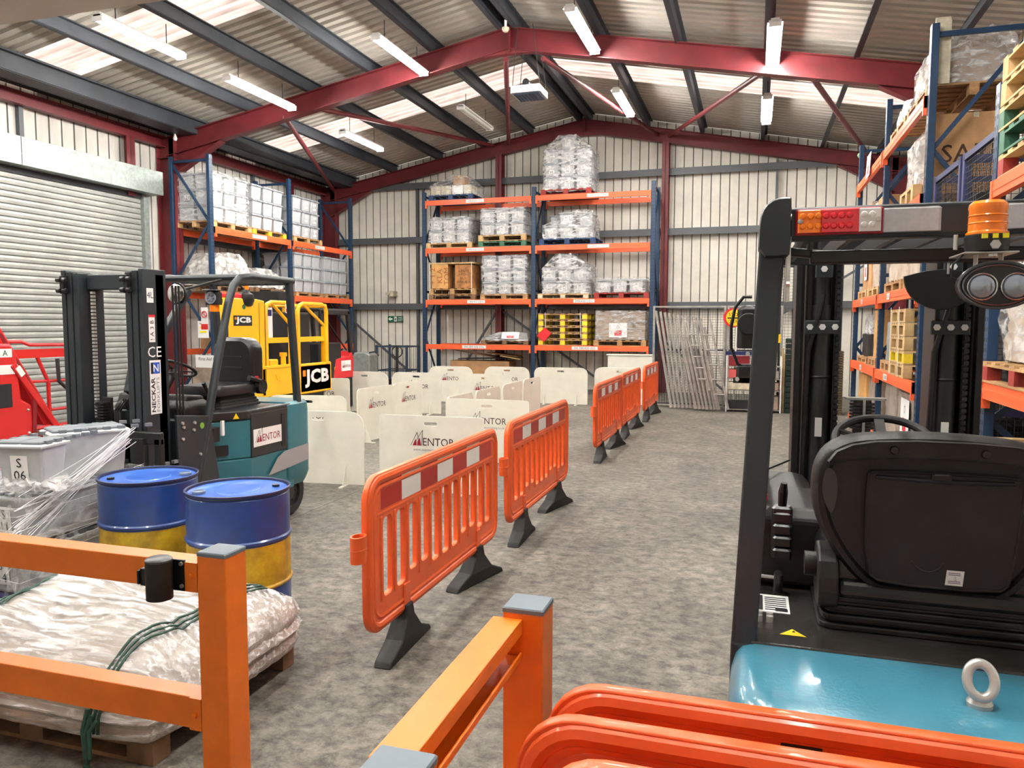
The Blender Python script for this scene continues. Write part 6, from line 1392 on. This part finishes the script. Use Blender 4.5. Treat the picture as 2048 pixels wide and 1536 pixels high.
g = MB(); [g.cyl((x, 2.975, z), (x, 2.985, z), .008, n=8) for x, z in ((-.025, 1.64), (-.02, 1.54), (-.055, 1.445))]; part('bolt', g, m_steel, t)
g = MB(); g.cyl((-.0, 2.6, 1.155), (.14, 3.05, 1.14), .004, n=6); part('tie_rod', g, m_black, t)
# ================================================================ mesh fence and leaning stuff beyond the aisle
def fence_panel(label, x0, x1, y, z1, pitch=.05, mm=m_fent, fr=m_alu, z0=.03, name='mesh_fence_panel'):
    t = thing(name, label, 'fence panel', ((x0+x1)/2, y, 0), world=True, group='mesh fence panels')
    g = MB(); [g.box(x-.02, x+.02, y-.02, y+.02, 0, z1) for x in (x0+.02, x1-.02)]; g.box(x0, x1, y-.015, y+.015, z1-.03, z1); g.box(x0, x1, y-.015, y+.015, z0, z0+.03); part('frame', g, fr, t)
    g = MB(); x = x0+pitch
    while x < x1: g.box(x-.0022, x+.0022, y-.002, y+.002, z0, z1); x += pitch
    z = z0+pitch
    while z < z1: g.box(x0, x1, y-.0022, y+.0022, z-.0022, z+.0022); z += pitch
    part('wire_mesh', g, mm, t); return t
fence_panel('galvanised mesh fence panel behind the leaning tubes', -1.92, -.52, 15.5, 2.0)
fence_panel('galvanised mesh fence panel behind the stop sign and shelf unit', -.5, .52, 15.5, 2.0)
fence_panel('tall dark mesh panel behind the forklift mast', .44, 1.05, 15.62, 2.75, pitch=.06, fr=m_fent)
fence_panel('tall dark mesh panel beside the right rack', 1.08, 1.56, 15.62, 2.75, pitch=.06, fr=m_fent)
fence_panel('low dark mesh panel standing behind the long fence', -1.9, .5, 15.72, 1.15, pitch=.05, fr=m_fent)
random.seed(5)
def lean_tube(label, x0, z0, x1, z1, y, r=.027):
    g = MB(); g.cyl((x0, y, z0), (x1, y+.12, z1), r, n=10); nx = (x1-x0)/math.hypot(x1-x0, z1-z0)
    g.cyl((x0, y-.01, z0), (x0+(x1-x0)*.03, y-.006, z0+(z1-z0)*.03), r*1.35, n=10)
    return lone('scaffold_tube', g, m_alu, label, 'tube', group='aluminium scaffold tubes leaning on the fence', smooth=True)
for i in range(11):
    lean_tube('aluminium tube leaning on the fence, %s from the left of the tall bundle' % (ORD+['tenth', 'eleventh'])[i], -1.50+i*.075, .03, -1.84+i*.085, 1.9-.015*i, 15.15+.01*(i % 3))
for i in range(7):
    lean_tube('shorter aluminium tube leaning in the right bundle, %s from the left' % ORD[i], -1.02+i*.07, .03, -1.32+i*.07, 1.35+.04*i, 15.0+.012*(i % 3))
def ladder(label, x0, z0, x1, z1, y, w=.2, n=6):
    t = thing('ladder_frame', label, 'ladder frame', (x0, y, z0), world=True, group='aluminium scaffold ladder frames')
    g = MB(); g.cyl((x0, y, z0), (x1, y+.1, z1), .02, n=10); g.cyl((x0+w, y, z0), (x1+w, y+.1, z1+.02), .02, n=10); part('stile', g, m_alu, t, smooth=True)
    g = MB()
    for k in range(1, n): f = k/n; g.cyl((x0+(x1-x0)*f, y+.1*f, z0+(z1-z0)*f), (x0+w+(x1-x0)*f, y+.1*f, z0+(z1-z0)*f), .014, n=8)
    part('rung', g, m_alu, t, smooth=True); return t
ladder('aluminium ladder frame, left one, leaning low against the tubes', -.95, .4, -1.25, 1.66, 14.9, .18)
ladder('aluminium ladder frame, right one, with hooked top', -.62, .05, -1.0, 1.72, 14.9, .2)
t = thing('stop_sign', 'round yellow and red STOP CHILDREN crossing sign on a white pole', 'sign', (-.36, 15.3, 0), world=True)
g = MB(); g.cyl((-.34, 15.3, 0), (-.32, 15.3, 1.6), .015, n=8); part('pole', g, m_white, t, smooth=True)
g = MB(); g.cyl((-.38, 15.29, 1.77), (-.38, 15.31, 1.77), .185, n=32); part('red_rim', g, m_sred, t)
g = MB().use(m_yst); g.cyl((-.36, 15.283, 1.77), (-.36, 15.289, 1.77), .155, n=32); g.use(m_ink); g.box(-.49, -.24, 15.279, 15.282, 1.75, 1.775); put_text(g, 'STOP', (-.36, 15.28, 1.83), (1, 0, 0), (0, 0, 1), w=.22); put_text(g, 'CHILDREN', (-.36, 15.28, 1.70), (1, 0, 0), (0, 0, 1), w=.23, h=.06); part('face', g, None, t)
def shelf_unit(x0, x1, y0, y1, lab):
    t = thing('wire_shelf_unit', lab, 'shelf unit', ((x0+x1)/2, y0, 0), world=True)
    g = MB(); [g.cyl((x, y, 0), (x, y, 1.05), .013, n=8) for x in (x0, x1) for y in (y0, y1)]; part('post', g, m_white, t)
    for z in (.04, .4, .62, .85):
        g = MB(); g.box(x0, x1, y0, y1, z, z+.012); part('shelf', g, m_alu, t)
    return t
shelf_unit(-.47, -.0, 15.02, 15.35, 'white wire shelf unit with red baskets, left of the forklift pillar')
for i, (a, z0, z1, m_) in enumerate(((-.44, .865, 1.05, m_lredd), (-.44, .635, .8, mat('pink_red', (196, 84, 84), .6)), (-.44, .42, .56, m_cream), (-.44, .06, .2, m_dark))):
    carton(['dark red basket on the upper level of the wire shelf', 'pinkish red basket in the middle of the wire shelf', 'cream box on the lower level of the wire shelf', 'dark tool box at the bottom of the wire shelf'][i], m_, a, a+.38, 15.05, 15.3, z0, z1, tape=False, name='basket' if i < 2 else 'box')
g = MB(); g.box(-.5, -.02, 15.0, 15.02, 1.07, 1.14); lone('blue_board', g, m_navy, 'dark blue strip board above the red baskets', 'board')
shelf_unit(.12, .5, 15.02, 15.35, 'wire shelf unit with grey boxes, right of the forklift pillar')
for i, (z0, z1, m_) in enumerate(((.635, .78, m_alu), (.42, .56, m_cardg), (.06, .3, m_cardg))):
    carton(['silver box on the upper level of the right shelf unit', 'brown grey box in the middle of the right shelf unit', 'brown grey box at the bottom of the right shelf unit'][i], m_, .15, .46, 15.06, 15.3, z0, z1, tape=False, name='box')
g = MB().use(m_yst); g.box(.14, .48, 15.25, 15.27, 1.3, 1.46); g.box(.2, .22, 15.25, 15.27, 1.06, 1.3); g.box(.4, .42, 15.25, 15.27, 1.06, 1.3); g.use(m_ink); put_text(g, 'STOP', (.31, 15.245, 1.38), (1, 0, 0), (0, 0, 1), w=.26); lone('yellow_sign', g, None, 'yellow folded sign standing behind the right shelf unit', 'sign')
g = MB(); [g.cyl((.54+.03*i, 15.25, 0), (.53+.03*i, 15.3, 1.2-.1*i), .014, n=8) for i in range(3)]; lone('timber_laths', g, m_woodp, 'thin timber laths standing beside the green mesh stack', 'laths')
t = thing('green_mesh_stack', 'tall dark green stack of mesh crates left of the forklift mast', 'mesh stack', (.72, 15.2, 0), world=True)
g = MB()
for k in range(14): z = k*.1; g.rbox(.57, .85, 15.05, 15.35, z, z+.085, .01)
part('crates', g, m_gmesh, t)
g = MB(); [g.box(.56+.03*i, .565+.03*i, 15.04, 15.05, 0, 1.38) for i in range(11)]; part('ribs', g, m_black, t)
t = thing('slatted_board_stack', 'brown stack of slatted boards between the mast cylinder and right rack', 'board stack', (1.37, 15.2, 0), world=True)
g = MB(); [g.box(1.16, 1.56, 15.05, 15.35, k*.045, k*.045+.036) for k in range(26)]; part('boards', g, m_bmesh, t)
g = MB(); g.box(1.32, 1.46, 15.05, 15.2, 1.17, 1.42); part('upright_offcut', g, m_woodd, t)
# ================================================================ roll cage, pallet truck and grey bin under the exit sign
t = thing('roll_cage', 'dark blue wire roll cage standing below the exit sign', 'roll cage', (-8.2, 16.9, 0), world=True)
g = MB(); x0, x1, y0, y1 = -8.75, -7.95, 16.9, 17.6
[g.box(x-.025, x+.025, y-.025, y+.025, .1, 1.12) for x in (x0, x1) for y in (y0, y1)]
for z in (.15, .5, 1.08): g.box(x0, x1, y0-.012, y0+.012, z-.015, z+.015); g.box(x0, x1, y1-.012, y1+.012, z-.015, z+.015); g.box(x0-.012, x0+.012, y0, y1, z-.015, z+.015); g.box(x1-.012, x1+.012, y0, y1, z-.015, z+.015)
g.box(x0, x1, y0, y1, .1, .14); part('frame', g, mat('cage_slate', (46, 62, 80), .5), t)
g = MB(); [g.box(x0+.06*i-.003, x0+.06*i+.003, y-.003, y+.003, .15, 1.08) for i in range(14) for y in (y0, y1)]; part('wire_mesh', g, m_fent, t)
g = MB(); [g.cyl((x, y, .05), (x+.03, y, .05), .05, n=14) for x in (x0, x1-.03) for y in (y0, y1)]; part('castor', g, m_black, t)
t = thing('pallet_truck', 'black hand pallet truck with looped handle in front of the roll cage', 'pallet truck', (-7.9, 16.3, 0), world=True)
g = MB(); g.cyl((-7.98, 16.4, .15), (-7.98, 16.45, 1.12), .035, n=12); part('tiller', g, m_black, t, smooth=True)
g = MB(); g.tube([(-7.98+.13*math.cos(a), 16.44, .98+.13*math.sin(a)) for a in [i*PI/10 for i in range(20)]], .014, n=8, closed=True); part('looped_handle', g, m_black, t, smooth=True)
g = MB(); g.box(-8.1, -7.86, 16.2, 16.5, .0, .35); [g.box(x, x+.15, 15.65, 16.2, .0, .1) for x in (-8.15, -7.9)]; part('forks', g, m_black, t, bevel=.01)
t = thing('grey_bin', 'grey swing-top machine cover beside the red truck tail', 'bin', (-8.3, 15.3, 0), world=True)
g = MB(); g.prism([(-8.5, 0), (-8.05, 0), (-8.05, .95), (-8.15, 1.0), (-8.42, 1.0), (-8.5, .88)], 'y', 15.2, 15.6); part('cover', g, m_galv, t, bevel=.02)
g = MB(); g.tube([(-8.1, 15.3, 1.0), (-7.95, 15.25, 1.02), (-7.85, 15.2, .98), (-7.83, 15.2, .93)], .015, n=8); part('handle', g, m_black, t)
g = MB(); g.tube([(-8.7, 15.0, .0), (-8.75, 15.0, .95), (-8.68, 15.0, 1.02), (-8.6, 15.0, .98), (-8.52, 15.0, .0)], .022, n=8); lone('black_hoop', g, m_black, 'black tubular hoop handle beside the red tail of the reach truck', 'handle', smooth=True)
# ================================================================ red lifting machine at the left edge
t = thing('red_boom_lift', 'red compact boom lift with angled black-lined boom at the left edge', 'boom lift', (-7.6, 6.3, 0), world=True)
XD = -7.5
g = MB(); g.prism([(5.6, .1), (6.45, .1), (6.42, .75), (6.3, .82), (6.26, 1.32), (6.2, 1.42), (5.6, 1.45)], 'x', -8.0, XD); bd = part('body', g, m_lred, t, bevel=.03, seg=3)
g = MB(); g.box(XD-.004, XD+.006, 5.85, 6.18, .75, 1.0); part('intake_opening', g, m_dark, bd, bevel=.01)
g = MB().use(m_white); g.box(XD, XD+.004, 5.85, 6.26, 1.1, 1.2); g.box(XD, XD+.004, 6.0, 6.2, 1.28, 1.37); g.use(m_sred); put_text(g, 'HINOWA', (XD+.006, 6.05, 1.15), (0, 1, 0), (0, 0, 1), w=.3) if False else None; g.use(m_ledg); put_text(g, 'A', (XD+.006, 6.12, 1.325), (0, 1, 0), (0, 0, 1), h=.06); part('body_label', g, None, bd)
g = MB(); [g.lathe([(0, XD+.02), (.012, XD+.012), (.016, XD)], (0, 6.36, z), 'x', 10) for z in (.7, .45)]; part('bolt', g, m_steel, bd)
g = MB(); g.prism([(6.02, 1.62), (6.12, 1.62), (6.78, .5), (6.6, .5)], 'x', -7.72, -7.56); bm = part('boom', g, m_lred, t, bevel=.01)
g = MB(); g.prism([(6.09, 1.55), (6.15, 1.52), (6.72, .55), (6.66, .55)], 'x', -7.56, -7.552); part('boom_groove', g, m_lredd, bm)
g = MB(); g.bar((-7.5, 6.2, 1.2), (-7.5, 6.72, .46), .04, .07); part('boom_cylinder', g, m_lred, t, bevel=.01)
g = MB(); g.bar((-7.49, 6.24, 1.17), (-7.49, 6.3, 1.08), .045, .06); part('white_tag', g, m_white, t)
g = MB(); g.cyl((-7.65, 6.06, 1.6), (-7.65, 6.06, 1.72), .02, n=8); g.tube([(-7.65, 6.06, 1.72), (-7.65, 6.1, 1.74)], .014); part('boom_tip', g, m_black, t)
g = MB(); g.bar((-7.62, 6.15, .75), (-7.62, 6.5, .35), .05, .08); g.box(-7.8, -7.45, 6.4, 6.9, .33, .42); g.bar((-7.5, 6.42, .4), (-7.5, 6.45, .85), .03, .05, up=(0, 1, 0)); part('linkage', g, m_lredd, t, bevel=.008)
g = MB(); g.tube([(-7.9, 6.3, 1.43), (-7.9, 6.65, 1.43), (-7.9, 6.75, 1.39), (-7.9, 7.35, 1.38)], .02, n=8); g.box(-7.93, -7.88, 6.4, 7.3, 1.24, 1.34); g.tube([(-7.9, 6.85, 1.24), (-7.9, 6.98, .95), (-7.9, 6.98, .35)], .022, n=8); g.tube([(-7.9, 6.7, .97), (-7.9, 7.4, .95)], .018, n=8); g.tube([(-7.9, 7.3, 1.4), (-7.9, 7.45, 1.2), (-7.9, 7.45, .4)], .03, n=8); g.tube([(-7.9, 7.45, .62), (-7.9, 6.85, .62)], .018, n=8); g.tube([(-7.9, 6.4, .42), (-7.9, 7.6, .42)], .03, n=8); part('basket_rail', g, m_lred, t, smooth=True)
g = MB(); g.tube([(-7.88, 7.1, 1.22), (-7.87, 7.1, .95), (-7.87, 7.25, .82), (-7.87, 7.35, .8)], .022, n=8); part('black_hose', g, m_rubber, t, smooth=True)
g = MB(); g.box(-8.2, -7.3, 5.4, 7.6, .0, .09); g.box(-8.25, -7.25, 5.3, 6.6, .09, .16); part('track_base', g, m_lredd, t, bevel=.02)
